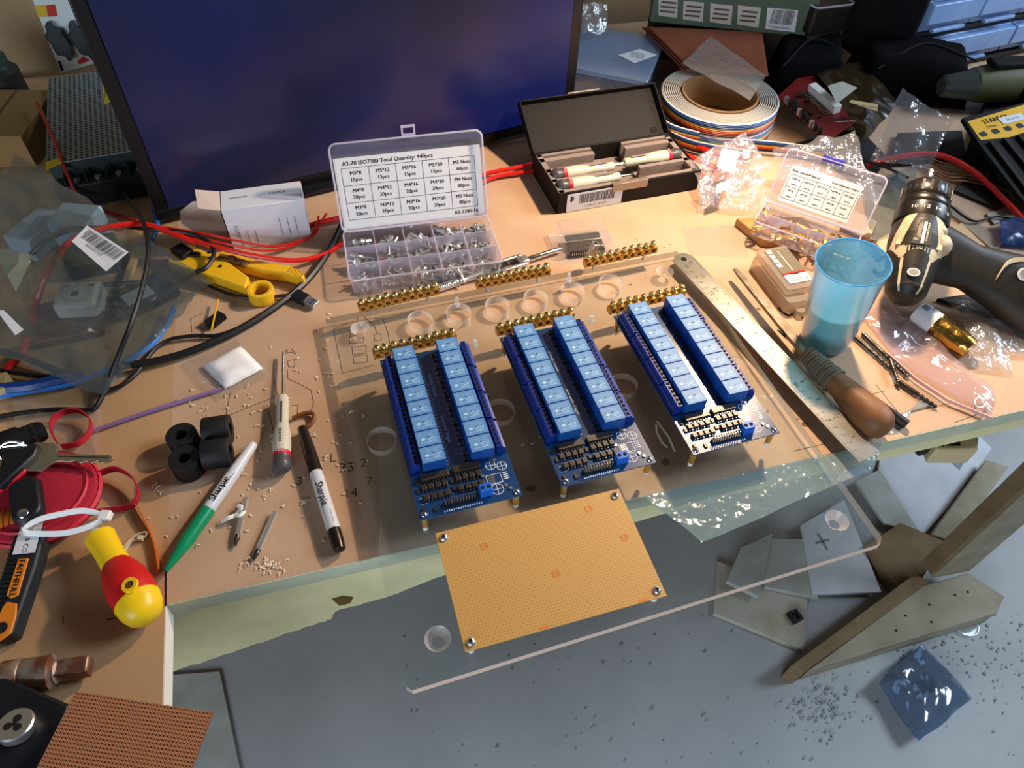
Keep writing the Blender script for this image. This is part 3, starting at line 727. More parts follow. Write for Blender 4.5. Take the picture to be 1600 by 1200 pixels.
# ================================================================ yellow perforated board on the sheet
pc = [at(680, 834, TOP + 16), at(964, 764, TOP + 16), at(1045, 930, TOP + 16), at(727, 1018, TOP + 16)]
ctr = sum(pc, Vector()) / 4; xd = ((pc[1] - pc[0]) + (pc[2] - pc[3])).normalized(); ang = math.atan2(xd.y, xd.x)
PW = ((pc[1] - pc[0]).length + (pc[2] - pc[3]).length) / 2; PH = ((pc[0] - pc[3]).length + (pc[1] - pc[2]).length) / 2
t = thing('perforated_board', 'plain yellow-orange perforated board on four short posts', 'perfboard', (ctr.x, ctr.y, TOP + .3), ang)
MB().box((0, 0, 15), (PW, PH, 1.6)).build('board', dotmat('perf', '#c2944e', '#7a5018', 2.54, .36, .55), t, smooth=0)
mk = MB()
for x, y in ((-.28, .28), (.30, .38), (.02, -.1), (.42, .05)):
    T = TR(x * PW, y * PH, 15.95, R(8))
    mk.box((-2.6, 0, 0), (.9, 5, .05), T).box((2.6, 0, 0), (.9, 5, .05), T).box((0, 2.4, 0), (5, .8, .05), T).box((0, -2.2, 0), (4, .8, .05), T).box((.4, 0, 0), (2.4, 1.2, .05), T)
mk.box((-.12 * PW, -.485 * PH, 15.95), (7, 2, .05)).box((.38 * PW, -.485 * PH, 15.95), (7, 2, .05))
tag(mk.build('orange_stamp', mat('orange_stamp', '#d8742c', .6), t, smooth=0), kind='stuff')
for sx in (-1, 1):
    for sy in (-1, 1):
        X, Y = sx * (PW / 2 - 6), sy * (PH / 2 - 6)
        q = MB().cyl((X, Y, 15.8), (X, Y, 16.4), 3.6, n=16).sphere((X, Y, 16.4), 3.6, 14, z0=0, sc=(1, 1, .7)).build('screw', M_steel, t)
        MB().cyl((X, Y, 18.6), (X, Y, 19.1), 1.5, n=6).build('hex_socket', M_dark, q)
        MB().cyl((X, Y, 0), (X, Y, 14.1), 3.0, n=12).build('post', M_white, t)

# ================================================================ ruler
Ra, Rb = at(1062, 398, TOP), at(1353, 716, TOP)
T0 = frame(at(1060, 398, TOP), at(1358, 716, TOP)); Rl = (at(1358, 716, TOP) - at(1060, 398, TOP)).length
t = thing('steel_ruler', 'scratched steel ruler lying across the right of the acrylic sheet', 'ruler', M=T0 @ TR(0, 0, .5))
W_ = 27.0
# ruler body with hanging hole
n = 14; rb = MB()
hx = 11
for zf in (0, 1.0):
    pass
out = [(Rl, -W_ / 2), (Rl, W_ / 2)] + [(W_ / 2 - W_ / 2 * math.sin(math.pi * i / 10), W_ / 2 * math.cos(math.pi * i / 10)) for i in range(11)]
M_rul = mat('ruler_steel', '#b4b2ac', 0.31, 1.0, col2='#a29e96', scale=40, bump=0.08, bscale=500)
rb.prism(out, 0, 1.0).build('blade', M_rul, t, smooth=0)
MB().lathe([(3.6, 1.0), (3.6, 1.12), (2.9, 1.15), (.1, 1.15)], 16, M=TR(hx, 0, 0)).build('hanging_hole', M_dark, t)
tk = MB(); x30 = None
# graduations: centimetres one side, inches the other, zero at the near end
zero = Rl - 2.0
for i in range(0, 301, 1 if False else 2):
    l_ = 7 if i % 10 == 0 else 4.5 if i % 10 == 5 else 3
    if zero - i > 16: tk.box((zero - i, -W_ / 2 + l_ / 2 + .2, 1.05), (.35, l_, .06))
for i in range(0, 12 * 8 + 1):
    x = zero - i * 25.4 / 8; l_ = 7 if i % 8 == 0 else 5 if i % 4 == 0 else 3.2
    if x > 16: tk.box((x, W_ / 2 - l_ / 2 - .2, 1.05), (.35, l_, .06))
for i in range(1, 31):
    if zero - i * 10 > 20: tk.text(str(i), 7.0 if i % 5 == 0 else 3.4, TR(zero - i * 10 + 1, -W_ / 2 + 9.5, 1.1, R(180)))
for i in range(1, 13):
    if zero - i * 25.4 > 10: tk.text(str(i), 7.0, TR(zero - i * 25.4 + 2, W_ / 2 - 10, 1.1, R(180)))
tag(tk.build('graduations', mat('etched', '#3a3630', .6), t, smooth=0), kind='stuff')
# ================================================================ monitor
mA, mB_ = at(252, 352, 4), at(893, 196, 4)
Mm = frame(mA, mB_); mW = (mB_ - mA).length
t = thing('monitor', 'large dark monitor standing at the back of the bench, screen glowing faint blue', 'monitor', M=Mm)
mH = 350.0; bz = 16.0
fb = MB(); fb.box((mW / 2, 14, 4 + bz / 2), (mW, 26, bz)).box((mW / 2, 14, 4 + mH - bz / 2), (mW, 26, bz)).box((bz / 2, 14, 4 + mH / 2), (bz, 26, mH - 2 * bz)).box((mW - bz / 2, 14, 4 + mH / 2), (bz, 26, mH - 2 * bz)).box((mW / 2, 22, 4 + mH / 2), (mW - 10, 18, mH - 10))
fb.build('bezel', mat('bezel', '#101014', .3, spec=.6), t, bevel=1.5)
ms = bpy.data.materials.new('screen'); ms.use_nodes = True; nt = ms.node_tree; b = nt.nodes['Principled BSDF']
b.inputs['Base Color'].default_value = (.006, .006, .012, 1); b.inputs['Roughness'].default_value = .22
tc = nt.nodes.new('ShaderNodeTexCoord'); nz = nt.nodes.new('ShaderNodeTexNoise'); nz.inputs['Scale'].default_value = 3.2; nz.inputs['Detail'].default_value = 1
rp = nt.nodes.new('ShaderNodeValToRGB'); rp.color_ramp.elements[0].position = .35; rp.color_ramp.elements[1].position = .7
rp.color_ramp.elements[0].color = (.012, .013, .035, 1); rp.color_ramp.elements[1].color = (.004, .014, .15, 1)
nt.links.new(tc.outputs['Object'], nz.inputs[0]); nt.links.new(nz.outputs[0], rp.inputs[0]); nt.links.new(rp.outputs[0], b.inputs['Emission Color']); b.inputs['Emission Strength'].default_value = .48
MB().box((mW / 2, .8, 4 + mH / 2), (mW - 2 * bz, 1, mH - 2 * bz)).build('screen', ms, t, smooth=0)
MB().box((mW / 2, 60, 3), (230, 150, 5)).box((mW / 2, 50, 60), (60, 14, 112)).build('stand', M_black, t, bevel=1)

# ================================================================ screw assortment box
Mx = Matrix.Translation((-187, 600, .3)) @ Matrix.Rotation(R(15.8), 4, 'Z')
BXW, BXD, BXH = 176.0, 90.0, 24.0
t = thing('screw_box', 'clear open assortment box of screws with a printed size table in its lid', 'screw box', M=Mx)
sb = MB(); ol = rrect(BXW, BXD, 7, 3, BXW / 2, BXD / 2); n_ = len(ol)
sb.add([(x * .985 + 1.2, y * .97 + 1.2, 0) for x, y in ol], [tuple(reversed(range(n_)))])
sb.add([(x * .985 + 1.2, y * .97 + 1.2, 0) for x, y in ol] + [(x, y, BXH) for x, y in ol], [(i, (i + 1) % n_, n_ + (i + 1) % n_, n_ + i) for i in range(n_)])
sb.build('tray', F_box, t)
MB().tube([(x, y, BXH) for x, y in ol], 1.0, 6, closed=True).build('tray_rim', film('rim', haze=.6, hazecol='#e4e0f0'), t)
for i in range(1, 5): MB().box((BXW * i / 5, BXD / 2, BXH / 2), (1.1, BXD - 2, BXH - 2)).build('divider', film('divider', haze=.42, hazecol='#e0dcec'), t, smooth=0)
for j in (1, 2): MB().box((BXW / 2, BXD * j / 3, BXH / 2), (BXW - 2, 1.1, BXH - 2)).build('divider', film('divider'), t, smooth=0)
Ml = TR(0, BXD + 1, BXH, 0, R(90 - 22))      # lid plane: x along the hinge, y up the lid
LH = 101.0
lo_ = rrect(BXW, LH, 8, 4, BXW / 2, LH / 2); n_ = len(lo_)
ld = MB().add([(x, y, 0) for x, y in lo_], [tuple(range(n_))], Ml).add([(x, y, 0) for x, y in lo_] + [(x, y, 7) for x, y in lo_], [(i, (i + 1) % n_, n_ + (i + 1) % n_, n_ + i) for i in range(n_)], Ml)
lid = ld.build('lid', film('lid_film2', tint='#e6e8f4', haze=.25, hazecol='#cfd0e4'), t)
MB().tube([(x, y, 7) for x, y in lo_], 1.1, 6, Ml, closed=True).build('lid_rim', film('rim'), lid)
lt_ = MB(); 
for x, y, w_, h_ in ((-7, 6, 2, 12), (7, 6, 2, 12), (0, 11, 16, 3), (0, 1.5, 16, 3)): lt_.box((BXW * .52 + x, LH + y, 3), (w_, h_, 2.2), Ml)
lt_.build('latch_tab', film('rim'), lid)
sh_ = MB().box((BXW / 2, LH * .42, .7), (BXW - 5, LH * .82, .3), Ml).build('size_card', M_paper, lid, smooth=0)
tx = MB()
gx0, gx1, gy0, gy1 = 10, 166, 12, 72
for i in range(6): tx.box((gx0 + (gx1 - gx0) * i / 5, (gy0 + gy1) / 2, .95), (.5, gy1 - gy0, .05), Ml)
for j in range(4): tx.box(((gx0 + gx1) / 2, gy0 + (gy1 - gy0) * j / 3, .95), (gx1 - gx0, .5, .05), Ml)
cells = [['M5*8', 'M5*12', 'M5*16', 'M5*20', 'M5 Nuts'], ['M4*8', 'M4*12', 'M4*16', 'M4*20', 'M4 Nuts'], ['M3*8', 'M3*12', 'M3*16', 'M3*20', 'M3 Nuts']]
qty = [['15pcs'] * 4 + ['60pcs'], ['20pcs'] * 4 + ['80pcs'], ['20pcs'] * 4 + ['80pcs']]
def btext(mb, s_, size, x, y, M, z=.95, al='CENTER'):
    for dx in (-.2, -.07, .07, .2): mb.text(s_, size, M @ TR(x + dx, y, z), align=al)
for r_ in range(3):
    for c_ in range(5):
        x = gx0 + (gx1 - gx0) * (c_ + .5) / 5; y = gy1 - (gy1 - gy0) * (r_ + .5) / 3
        btext(tx, cells[r_][c_], 6.0, x, y + 3.8, Ml); btext(tx, qty[r_][c_], 6.0, x, y - 3.6, Ml)
btext(tx, 'A2-70 ISO7380 Total Quantity: 440pcs', 6.6, 12, 77, Ml, al='LEFT'); btext(tx, 'A2-7380-16', 6.2, 166, 6.5, Ml, al='RIGHT')
tag(tx.build('printing', M_ink, sh_, smooth=0))
# the loose hardware, every screw and nut its own thing
rng = random.Random(7)
def scatter(proto, n, cellx, celly, label, group, M0, W_, D_, zmax):
    for k in range(n):
        c_ = proto.copy(); COL.objects.link(c_)
        x = cellx * W_ + rng.uniform(8, W_ - 8); y = celly * D_ + rng.uniform(7, D_ - 7); z = 3.0 + rng.random() ** 2 * zmax
        T = M0 @ TR(x, y, z, rng.uniform(0, 6.28), 0, rng.uniform(-.35, .35)); m2 = T.copy(); m2.translation = T.translation * MM; c_.matrix_world = m2
        tag(c_, label, proto['category'], group)
def screw_proto(d, L, label):
    mb = MB().cyl((0, 0, 0), (L, 0, 0), d / 2, n=6).cyl((-d * .3, 0, 0), (0, 0, 0), d * .55, d * .95, n=8).cyl((-d * .55, 0, 0), (-d * .3, 0, 0), d * .25, d * .55, n=8)
    return tag(mb.build('machine_screw', M_steel), label, 'screw')
def nut_proto(d):
    mb = MB(); n = 6; ri, ro, h = d * .5, d * .95, d * .8; vs = []
    for z in (0, h):
        for r_ in (ro, ri): vs += [(r_ * math.cos(math.pi * i / 3), r_ * math.sin(math.pi * i / 3), z) for i in range(6)]
    fs = []
    for i in range(6):
        j = (i + 1) % 6; fs += [(i, j, 12 + j, 12 + i), (6 + j, 6 + i, 18 + i, 18 + j), (12 + i, 12 + j, 18 + j, 18 + i), (j, i, 6 + i, 6 + j)]
    mb.add(vs, fs); return tag(mb.build('hex_nut', M_steel), 'nut', 'nut')
wd = ['first', 'second', 'third', 'fourth', 'fifth']
for r_, (d, nm) in enumerate(((3, 'front'), (4, 'middle'), (5, 'back'))):
    for c_, L in enumerate((8, 12, 16, 20)):
        p = screw_proto(d, L, 's'); n = 20 if d == 5 else 18
        scatter(p, n, c_, r_, 'steel button head screw in the %s row, %s compartment from the left, of the box' % (nm, wd[c_]), 'screws in the %s row, %s compartment' % (nm, wd[c_]), Mx, BXW / 5, BXD / 3, 13)
        bpy.data.objects.remove(p)
    p = nut_proto(d); scatter(p, 42, 4, r_, 'steel hex nut in the %s row, rightmost compartment of the box' % nm, 'nuts in the %s row compartment' % nm, Mx, BXW / 5, BXD / 3, 13); bpy.data.objects.remove(p)

# ================================================================ precision screwdrivers
M_cream = mat('cream_handle', '#c2baa6', .4); M_capg = mat('grey_cap', '#4a4648', .4); M_redb = mat('red_band', '#c0182c', .4)
Q = Matrix.Rotation(R(90), 4, 'Y')
def make_driver(label, M, L=100.0, blade=60.0, group=None):
    t = thing('precision_screwdriver', label, 'screwdriver', M=M, group=group)
    MB().lathe([(8.2, 14), (8.6, 24), (8.2, 36), (6.3, 46), (5.9, 50), (5.9, L - 2), (5.2, L)], 20, Q).build('handle', M_cream, t)
    MB().lathe([(8.3, 9.5), (8.3, 14)], 20, Q).build('red_band', M_redb, t)
    MB().lathe([(.1, -6), (6, -5.4), (8.6, -2), (9, 2), (7.6, 6), (8.2, 9.4)], 20, Q).build('cap', M_capg, t)
    MB().lathe([(1.6, L), (1.6, L + blade - 6), (1.2, L + blade)], 10, Q).build('blade', M_chrome, t)
    MB().box((L * .72, 0, 6.0), (L * .32, 1.8, .5)).build('clip_slot', M_capg, t)
    tm = MB(); tm.text('Wera', 3.6, TR(11.8, 0, 8.5, R(90)))
    tm.build('band_print', M_paper, t, smooth=0)
    return t
A, B = at(440, 728, 10), at(443, 550, 7)
make_driver('cream-handled precision screwdriver lying between the two markers', frame(A, B), 84, (B - A).length - 84)
tm = MB()
for i in range(9): tm.box((23 + i * 1.9, 0, 8.7), (.7, 2.6 if i % 2 else 1.8, .2))
tm = tm.build('handle_print', M_ink, [o for o in bpy.data.objects if o.name == 'precision_screwdriver'][0], smooth=0)

# ================================================================ black hard case with three drivers
Mc = Matrix.Translation((46, 775, .4)) @ Matrix.Rotation(R(20.5), 4, 'Z')
CW, CD, CH = 205.0, 98.0, 30.0
t = thing('screwdriver_case', 'open black hard case holding three cream screwdrivers in foam', 'case', M=Mc)
M_case = mat('case_black', '#120e0c', .6, bump=.15, bscale=500, spec=.25)
cs_ = MB().box((CW / 2, CD / 2, 1.5), (CW, CD, 3)).box((CW / 2, 1.5, CH / 2), (CW, 3, CH)).box((CW / 2, CD - 1.5, CH / 2), (CW, 3, CH)).box((1.5, CD / 2, CH / 2), (3, CD, CH)).box((CW - 1.5, CD / 2, CH / 2), (3, CD, CH))
cs_.build('base', M_case, t, bevel=1)
M_foam = mat('grey_foam', '#8a7a72', .95, bump=.6, bscale=700)
lf, rf = (4, 82), (128, CW - 4)
for (a, b) in (lf, rf):
    fm = MB()
    fm.box(((a + b) / 2, CD / 2, 7), (b - a, CD - 8, 8))
    for y_, w_ in ((7, 6), (32, 6), (55, 7), (CD - 18, 8), (CD - 6.5, 5)): fm.box(((a + b) / 2, y_, 19), (b - a, w_, 19))
    for x_ in ((a + 3) if a < 50 else (b - 3),): fm.box((x_, CD / 2, 19), (7, CD - 9, 19))
    fm.build('foam_insert', M_foam, t)
MB().box((105, CD / 2, 5), (46, CD - 8, 3)).build('foam_base', M_foam, t)
Mld = TR(0, CD, CH, 0, R(31))
LL = 77.0
cl = MB().box((CW / 2, LL / 2, -9), (CW, LL, 2.5), Mld)
for c, s_ in (((CW / 2, LL - 1.3, -4), (CW, 2.6, 12)), ((1.3, LL / 2, -4), (2.6, LL, 12)), ((CW - 1.3, LL / 2, -4), (2.6, LL, 12))): cl.box(c, s_, Mld)
cl.build('lid', M_case, t, bevel=1)
MB().cyl((CW - 18, 10, -7.7), (CW - 18, 10, -7.0), 5, n=14, M=Mld).build('lid_stud', M_dark, t)
lc = MB().box((96, LL + .4, -3), (48, 3, 9), Mld).build('lid_latch', mat('grey_latch', '#8a8078', .4), t, bevel=.5)
MB().box((100, -1.2, CH - 4), (50, 2.4, 10)).box((100, 1, CH + 1.5), (50, 7, 1.5)).build('front_latch', mat('bronze_latch', '#9a8878', .35, .5), t, bevel=.4)
Mlb = TR(52, -.4, 14, 0, R(90))
lb = MB().prism(rrect(78, 27, 2, 3), 0, .3, Mlb).build('barcode_label', M_paper, t, smooth=0)
bc = MB(); barcode(bc, Mlb @ TR(2, 4, .36), 48, 14, 4); bc.text('1 149212  091539', 4.2, Mlb @ TR(2, -8, .36)); bc.box((-33, 6, .36), (3, 8, .05), Mlb); bc.box((-30, 6, .36), (1, 6, .05), Mlb)
tag(bc.build('label_print', M_ink, lb, smooth=0), kind='stuff')
for (x, y, fl, lb_) in ((12, 20, 0, 'cream screwdriver in the front groove of the black case'), (14, 45, 0, 'cream screwdriver in the rear left groove of the black case'), (CW - 14, 48, 1, 'cream screwdriver pointing left from the right foam of the case')):
    q = Mc @ TR(x, y, 27, R(180) if fl else 0)
    make_driver(lb_, q, 82 if not fl else 78, 20, 'screwdrivers in the black case')
    # bright spring clips on the drivers in the case
    o = bpy.data.objects[-1]
# ================================================================ little clear pack of chips and the hex spacer
k = at(912, 388, 0); Mk = Matrix.Translation((k.x, k.y, .4)) @ Matrix.Rotation(R(15), 4, 'Z')
t = thing('chip_pack', 'small clear blister of black chips in front of the black case', 'chip pack', M=Mk)
MB().box((0, 8, 12), (58, 44, 23)).build('blister', film('blister', haze=.10, rough=.08), t, bevel=2)
MB().box((2, 4, .3), (78, 60, .4)).build('blister_flange', film('blister'), t, smooth=0)
for r_ in range(3):
    c_ = MB().box((0, 10 - r_ * 11, 10 - r_ * 2), (44, 7, 3.5)).build('chip', M_chip, t, bevel=.3)
    pn = MB()
    for i in range(16):
        for s_ in (-1, 1): pn.box((-20 + i * 2.6, 10 - r_ * 11 + s_ * 4.4, 10 - r_ * 2), (.8, 1.6, 3))
    tag(pn.build('chip_pin', M_tin, c_, smooth=0), kind='stuff')
A, B = at(918, 406, TOP + 3), at(931, 380, TOP + 26)
t = thing('hex_spacer', 'zinc hex spacer standing tilted behind the right brass bar', 'spacer', M=frame(A, B, (1, 0, 0)))
MB().cyl((0, 0, 0), ((B - A).length, 0, 0), 5.2, n=6).build('body', M_steel, t, bevel=.4)
MB().cyl(((B - A).length, 0, 0), ((B - A).length + .2, 0, 0), 2.4, n=12).build('bore', M_dark, t)
# tap wrench lying under the box
A, B = at(680, 452, 5), at(876, 389, 6); L = (B - A).length
t = thing('tap_wrench', 'steel tap wrench with a knurled handle lying by the screw box', 'tap wrench', M=frame(A, B) @ TR(0, 0, 0))
kn_ = MB().lathe([(3.4, 0), (4.6, 1), (4.6, 28), (4.0, 29), (3.6, 30), (3.6, L * .36)], 16, Q)
kn_.build('handle', M_steel, t)
rg_ = MB()
for i in range(12): rg_.lathe([(4.6, 1.2 + i * 2.2), (4.95, 2.0 + i * 2.2), (4.6, 2.8 + i * 2.2)], 16, Q)
tag(rg_.build('knurling', M_chrome, t), kind='stuff')
bdy = MB(); x0, x1 = L * .36, L * .72
bdy.box((x0 + 6, 0, 0), (12, 12, 9)).box((x1 - 5, 0, 0), (12, 12, 9)).box(((x0 + x1) / 2, 8, 0), (x1 - x0 - 8, 5, 9)).box(((x0 + x1) / 2, -8, 0), (x1 - x0 - 8, 5, 9)).box((x0 + 9, 0, 0), (6, 18, 9)).box((x1 - 9, 0, 0), (6, 18, 9))
bdy.build('jaw_frame', M_steel, t, bevel=1.5)
MB().box(((x0 + x1) / 2 - 5, 0, 0), (20, 10, 7)).build('jaw', M_steeld, t, bevel=.5)
MB().lathe([(3.2, x1), (3.4, x1 + 2), (3.4, L - 2), (2.6, L)], 14, Q).build('fixed_handle', M_chrome, t)

# ================================================================ white carton
Mca = frame(at(366, 392, .5), at(488, 374, .5)); L = (at(488, 374, 0) - at(366, 392, 0)).length
t = thing('white_carton', 'open white carton box in front of the monitor', 'carton', M=Mca)
M_cart = mat('carton_white', '#d4d6de', .6)
MB().box((L / 2, 20, 29), (L, 38, 58)).build('carton', M_cart, t, bevel=.6)
fl_ = MB().add([(-1, 1, 0), (-1, 39, 0), (-1, 39, 57), (-1, 1, 57), (-.2, 1, 0), (-.2, 39, 0), (-.2, 39, 57), (-.2, 1, 57)], [(0, 1, 2, 3), (7, 6, 5, 4)])
fl_.build('open_end', mat('carton_inside', '#6a4c3a', .8), t, smooth=0)
MB().add([(-.5, 39, 50), (-34, 44, 46), (-52, 42, 36), (-54, 38, 22), (-40, 36, 6), (-.5, 38, 2)], [(0, 1, 2, 3, 4, 5)]).build('flap', mat('carton_flap', '#cbb8ac', .7), t, smooth=0)
MB().add([(-.5, 1, 58), (-.5, 39, 58), (-26, 37, 66), (-24, 5, 62)], [(0, 1, 2, 3)]).build('flap', mat('carton_flap'), t, smooth=0)
ct = MB(); Mf_ = TR(0, .8, 0, 0, R(90))
ct.text('KSM-H', 6, Mf_ @ TR(10, 26, .1, R(-90)))
for i in range(3): ct.box((12 + 9 * i, 14, .1), (.8, 22, .05), Mf_)
for i in range(3): ct.box((60 + 9 * i, 24, .1), (.8, 26, .05), Mf_)
ct.text('KSMH', 7, TR(64, 22, 58.3, R(180)))
ct.box((20, 22, 58.3), (20, 1.6, .05))
tag(ct.build('carton_print', mat('grey_ink', '#7c7884', .7), t, smooth=0), kind='stuff')

# ================================================================ yellow cable stripper
M_yel = mat('yellow_plastic', '#e8b41c', .42); M_yel2 = mat('bright_yellow', '#f0c414', .35)
A, B = at(268, 405, 10), at(425, 462, 10); L = (B - A).length
t = thing('cable_stripper', 'yellow plastic cable stripper with a round finger hole', 'cable stripper', M=frame(A, B) @ TR(0, 0, -9))
lw = MB().prism([(0, -2), (0, 17), (10, 24), (L * .45, 20), (L * .75, 8), (L * .80, -8), (L * .5, -9), (L * .22, -12), (8, -12)], 0, 17)
lw.build('lower_arm', M_yel, t, bevel=1.5)
MB().lathe([(10, 0), (14.5, 0), (14.5, 15), (10, 15)], 24, TR(L * .90, -1, 0), closed=True).build('finger_ring', M_yel, t, bevel=.5)
MB().prism([(L * .30, 18), (L * .34, 33), (L * .8, 40), (L * .95, 46), (L * 1.12, 40), (L * 1.14, 34), (L * .96, 33), (L * .8, 26), (L * .55, 22)], 1, 15).build('upper_arm', M_yel, t, bevel=1.5)
MB().box((13, 8, 19), (22, 16, 8), rz=-.2).box((30, 12, 18), (8, 7, 4), rz=.3).build('blade_block', M_black, t, bevel=1)
MB().box((L * .44, 22, 16), (16, 9, 6), rz=.2).box((L * .56, 25, 15), (22, 9, 5)).box((L * .50, 24, 19), (8, 7, 3)).build('blade_cassette', mat('cassette', '#6a4a1c', .5), t, bevel=.6)
for x, y in ((L * .33, 15), (L * .6, 20), (L * .47, 8), (L * .28, 22)): MB().cyl((x, y, 16.8), (x, y, 17.8), 2.2, n=8).build('rivet', M_steeld, t)
rb_ = MB()
for i in range(6): rb_.box((L * .98 + i * 3.6, 41 - i * .5, 15), (1.2, 8, 1.6))
tag(rb_.build('grip_rib', mat('ochre', '#b88812', .5), t), kind='stuff')

# ================================================================ cables
def cable(name, label, cat, pts, r_, m_, group=None, k=6, n=7, plug=None):
    P = smooth_path([at(x, y, z) for x, y, z in pts], k)
    c = P[len(P) // 2]
    if plug is None:
        mb = MB().tube([p - c for p in P], r_, n); o_ = mb.build(name, m_); o_.location = c * MM
        return tag(o_, label, cat, group)
    t = thing(name, label, cat, c, 0, group); wbuild(MB().tube(P, r_, n), 'cable', m_, t); return t
cable('red_cable', 'thick red cable arching over the left clear bag', 'cable', [(52, 500, 10), (58, 470, 12), (75, 425, 40), (105, 382, 50), (150, 360, 50), (215, 350, 45), (262, 362, 38), (305, 380, 30)], 3.6, M_red)
cable('red_cable', 'thick red cable running past the yellow stripper to the screw box', 'cable', [(300, 375, 32), (345, 388, 30), (400, 400, 24), (460, 407, 14), (505, 398, 8), (535, 380, 6)], 3.0, M_red)
cable('red_wire', 'thin red wire crossing in front of the white carton', 'wire', [(235, 352, 40), (310, 364, 34), (375, 377, 22), (430, 385, 12), (485, 370, 8), (500, 350, 10), (510, 334, 12)], 1.6, M_red)
cable('red_wire', 'thin red wire curling up beside the carton', 'wire', [(240, 356, 38), (340, 378, 26), (420, 392, 10), (478, 374, 8), (494, 352, 10), (498, 338, 12)], 1.4, M_red)
cable('red_cable', 'red cable tucked behind the hinge of the screw box', 'cable', [(484, 352, 6), (510, 345, 6), (545, 338, 8)], 3.4, M_red)
cable('red_cable', 'upper red cable between the monitor and the black case', 'cable', [(690, 292, 8), (740, 278, 10), (765, 270, 10), (806, 262, 10), (840, 255, 6)], 3.0, M_red)
cable('red_cable', 'lower red cable between the monitor and the black case', 'cable', [(690, 305, 6), (742, 290, 6), (775, 276, 6), (812, 270, 6), (840, 266, 5)], 3.0, M_red)
cable('red_wire', 'dull red wire hanging down over the perforated power supply', 'wire', [(58, 160, 60), (72, 190, 62), (88, 225, 60), (105, 272, 44), (125, 308, 24), (165, 330, 14), (215, 345, 14)], 2.2, mat('red_dull', '#a02418', .5))
cable('black_cable', 'long black cable looping down across the left clear bag', 'cable', [(190, 300, 20), (212, 325, 45), (228, 360, 55), (231, 400, 55), (222, 450, 50), (205, 505, 40), (185, 555, 24), (168, 600, 12), (150, 636, 5), (135, 641, 5), (90, 640, 5), (30, 646, 5), (-20, 655, 5)], 2.6, M_cable)
cable('black_cable', 'thickest black cable sweeping from the carton past the stripper', 'cable', [(535, 350, 6), (512, 395, 6), (478, 440, 6), (430, 480, 6), (370, 517, 6), (300, 548, 7), (240, 565, 8), (190, 573, 10), (168, 590, 8), (160, 615, 7)], 4.0, M_cable)
cable('black_cable', 'thin black cable curving in front of the left bag', 'cable', [(400, 500, 4), (345, 523, 4), (300, 525, 5), (262, 532, 6), (236, 552, 6), (215, 582, 6), (190, 602, 6), (160, 612, 5)], 2.2, M_cable)
cable('black_cable', 'black cable hooking round the head of the yellow stripper', 'cable', [(170, 352, 35), (235, 358, 40), (295, 365, 36), (325, 378, 32), (334, 398, 28), (322, 418, 26), (306, 425, 26)], 2.6, M_cable)
cable('black_cable', 'black cable inside the left bag', 'cable', [(48, 398, 30), (70, 378, 40), (100, 362, 45), (130, 357, 45), (175, 356, 40)], 3.0, M_cable)
cable('black_cable', 'black cable at the left frame edge, upper one', 'cable', [(-20, 545, 10), (30, 556, 10), (70, 572, 8), (100, 582, 6), (125, 590, 5)], 3.6, M_cable)
cable('black_cable', 'black cable at the left frame edge, lower one', 'cable', [(-20, 575, 6), (25, 583, 6), (70, 588, 6), (105, 580, 6)], 2.4, M_cable)
cable('black_cable', 'black cable lying under the lower half of the left bag', 'cable', [(100, 460, 10), (150, 447, 14), (200, 442, 18), (240, 440, 16)], 2.8, M_cable)
cable('blue_cable', 'bright blue network cable coming out of the left bag', 'cable', [(272, 480, 10), (262, 505, 8), (240, 535, 6), (205, 560, 6), (165, 580, 5), (110, 600, 5), (40, 612, 5), (-20, 622, 5)], 3.0, mat('blue_bright', '#2f7cd0', .35))
cable('blue_cable', 'dark blue cable bundle along the lower left edge', 'cable', [(-20, 608, 9), (40, 604, 10), (90, 594, 9), (130, 588, 7)], 6.0, mat('blue_deep', '#123a7c', .4))
cable('blue_cable', 'blue cable hanging behind the red cable by the monitor', 'cable', [(242, 300, 14), (240, 325, 10), (246, 350, 8), (238, 375, 6)], 3.0, M_bluec)
cable('red_cable', 'red cable at the left frame edge beneath the black cables', 'cable', [(-20, 600, 3), (12, 575, 4), (35, 550, 8), (42, 530, 8)], 4.0, M_red)
cable('brown_wire', 'short brown bent wire beside the cream screwdriver', 'wire', [(457, 654, 3), (472, 647, 4), (486, 645, 4), (491, 652, 4), (486, 662, 3), (477, 668, 3)], 2.2, mat('brown_wire', '#7a4418', .5))
cable('purple_strip', 'long thin purple and white rod lying across the left board', 'rod', [(144, 674, 3), (230, 644, 3), (345, 608, 3)], 2.2, mat('purple_rod', '#8a6a9a', .4))
cable('usb_cable', 'thin black cable running to the loose plug', 'cable', [(325, 446, 6), (360, 460, 6), (400, 466, 5), (440, 462, 5), (452, 462, 5)], 2.0, M_cable)
# loose plug
A, B = at(455, 458, 5), at(495, 477, 5)
t = thing('cable_plug', 'black cable plug with a bare metal end lying by the brass bar', 'plug', M=frame(A, B) @ TR(0, 0, 0)); L = (B - A).length
MB().box((L * .32, 0, 0), (L * .64, 14, 8)).build('body', M_black, t, bevel=1.5)
MB().box((L * .8, 0, 0), (L * .36, 11, 4.6)).build('metal_shell', M_steel, t, bevel=.4)
hh = MB().box((L * .82, -2.4, 2.35), (2.2, 2.2, .1)).box((L * .82, 2.4, 2.35), (2.2, 2.2, .1)).build('shell_hole', M_dark, t, smooth=0); tag(hh, kind='stuff')
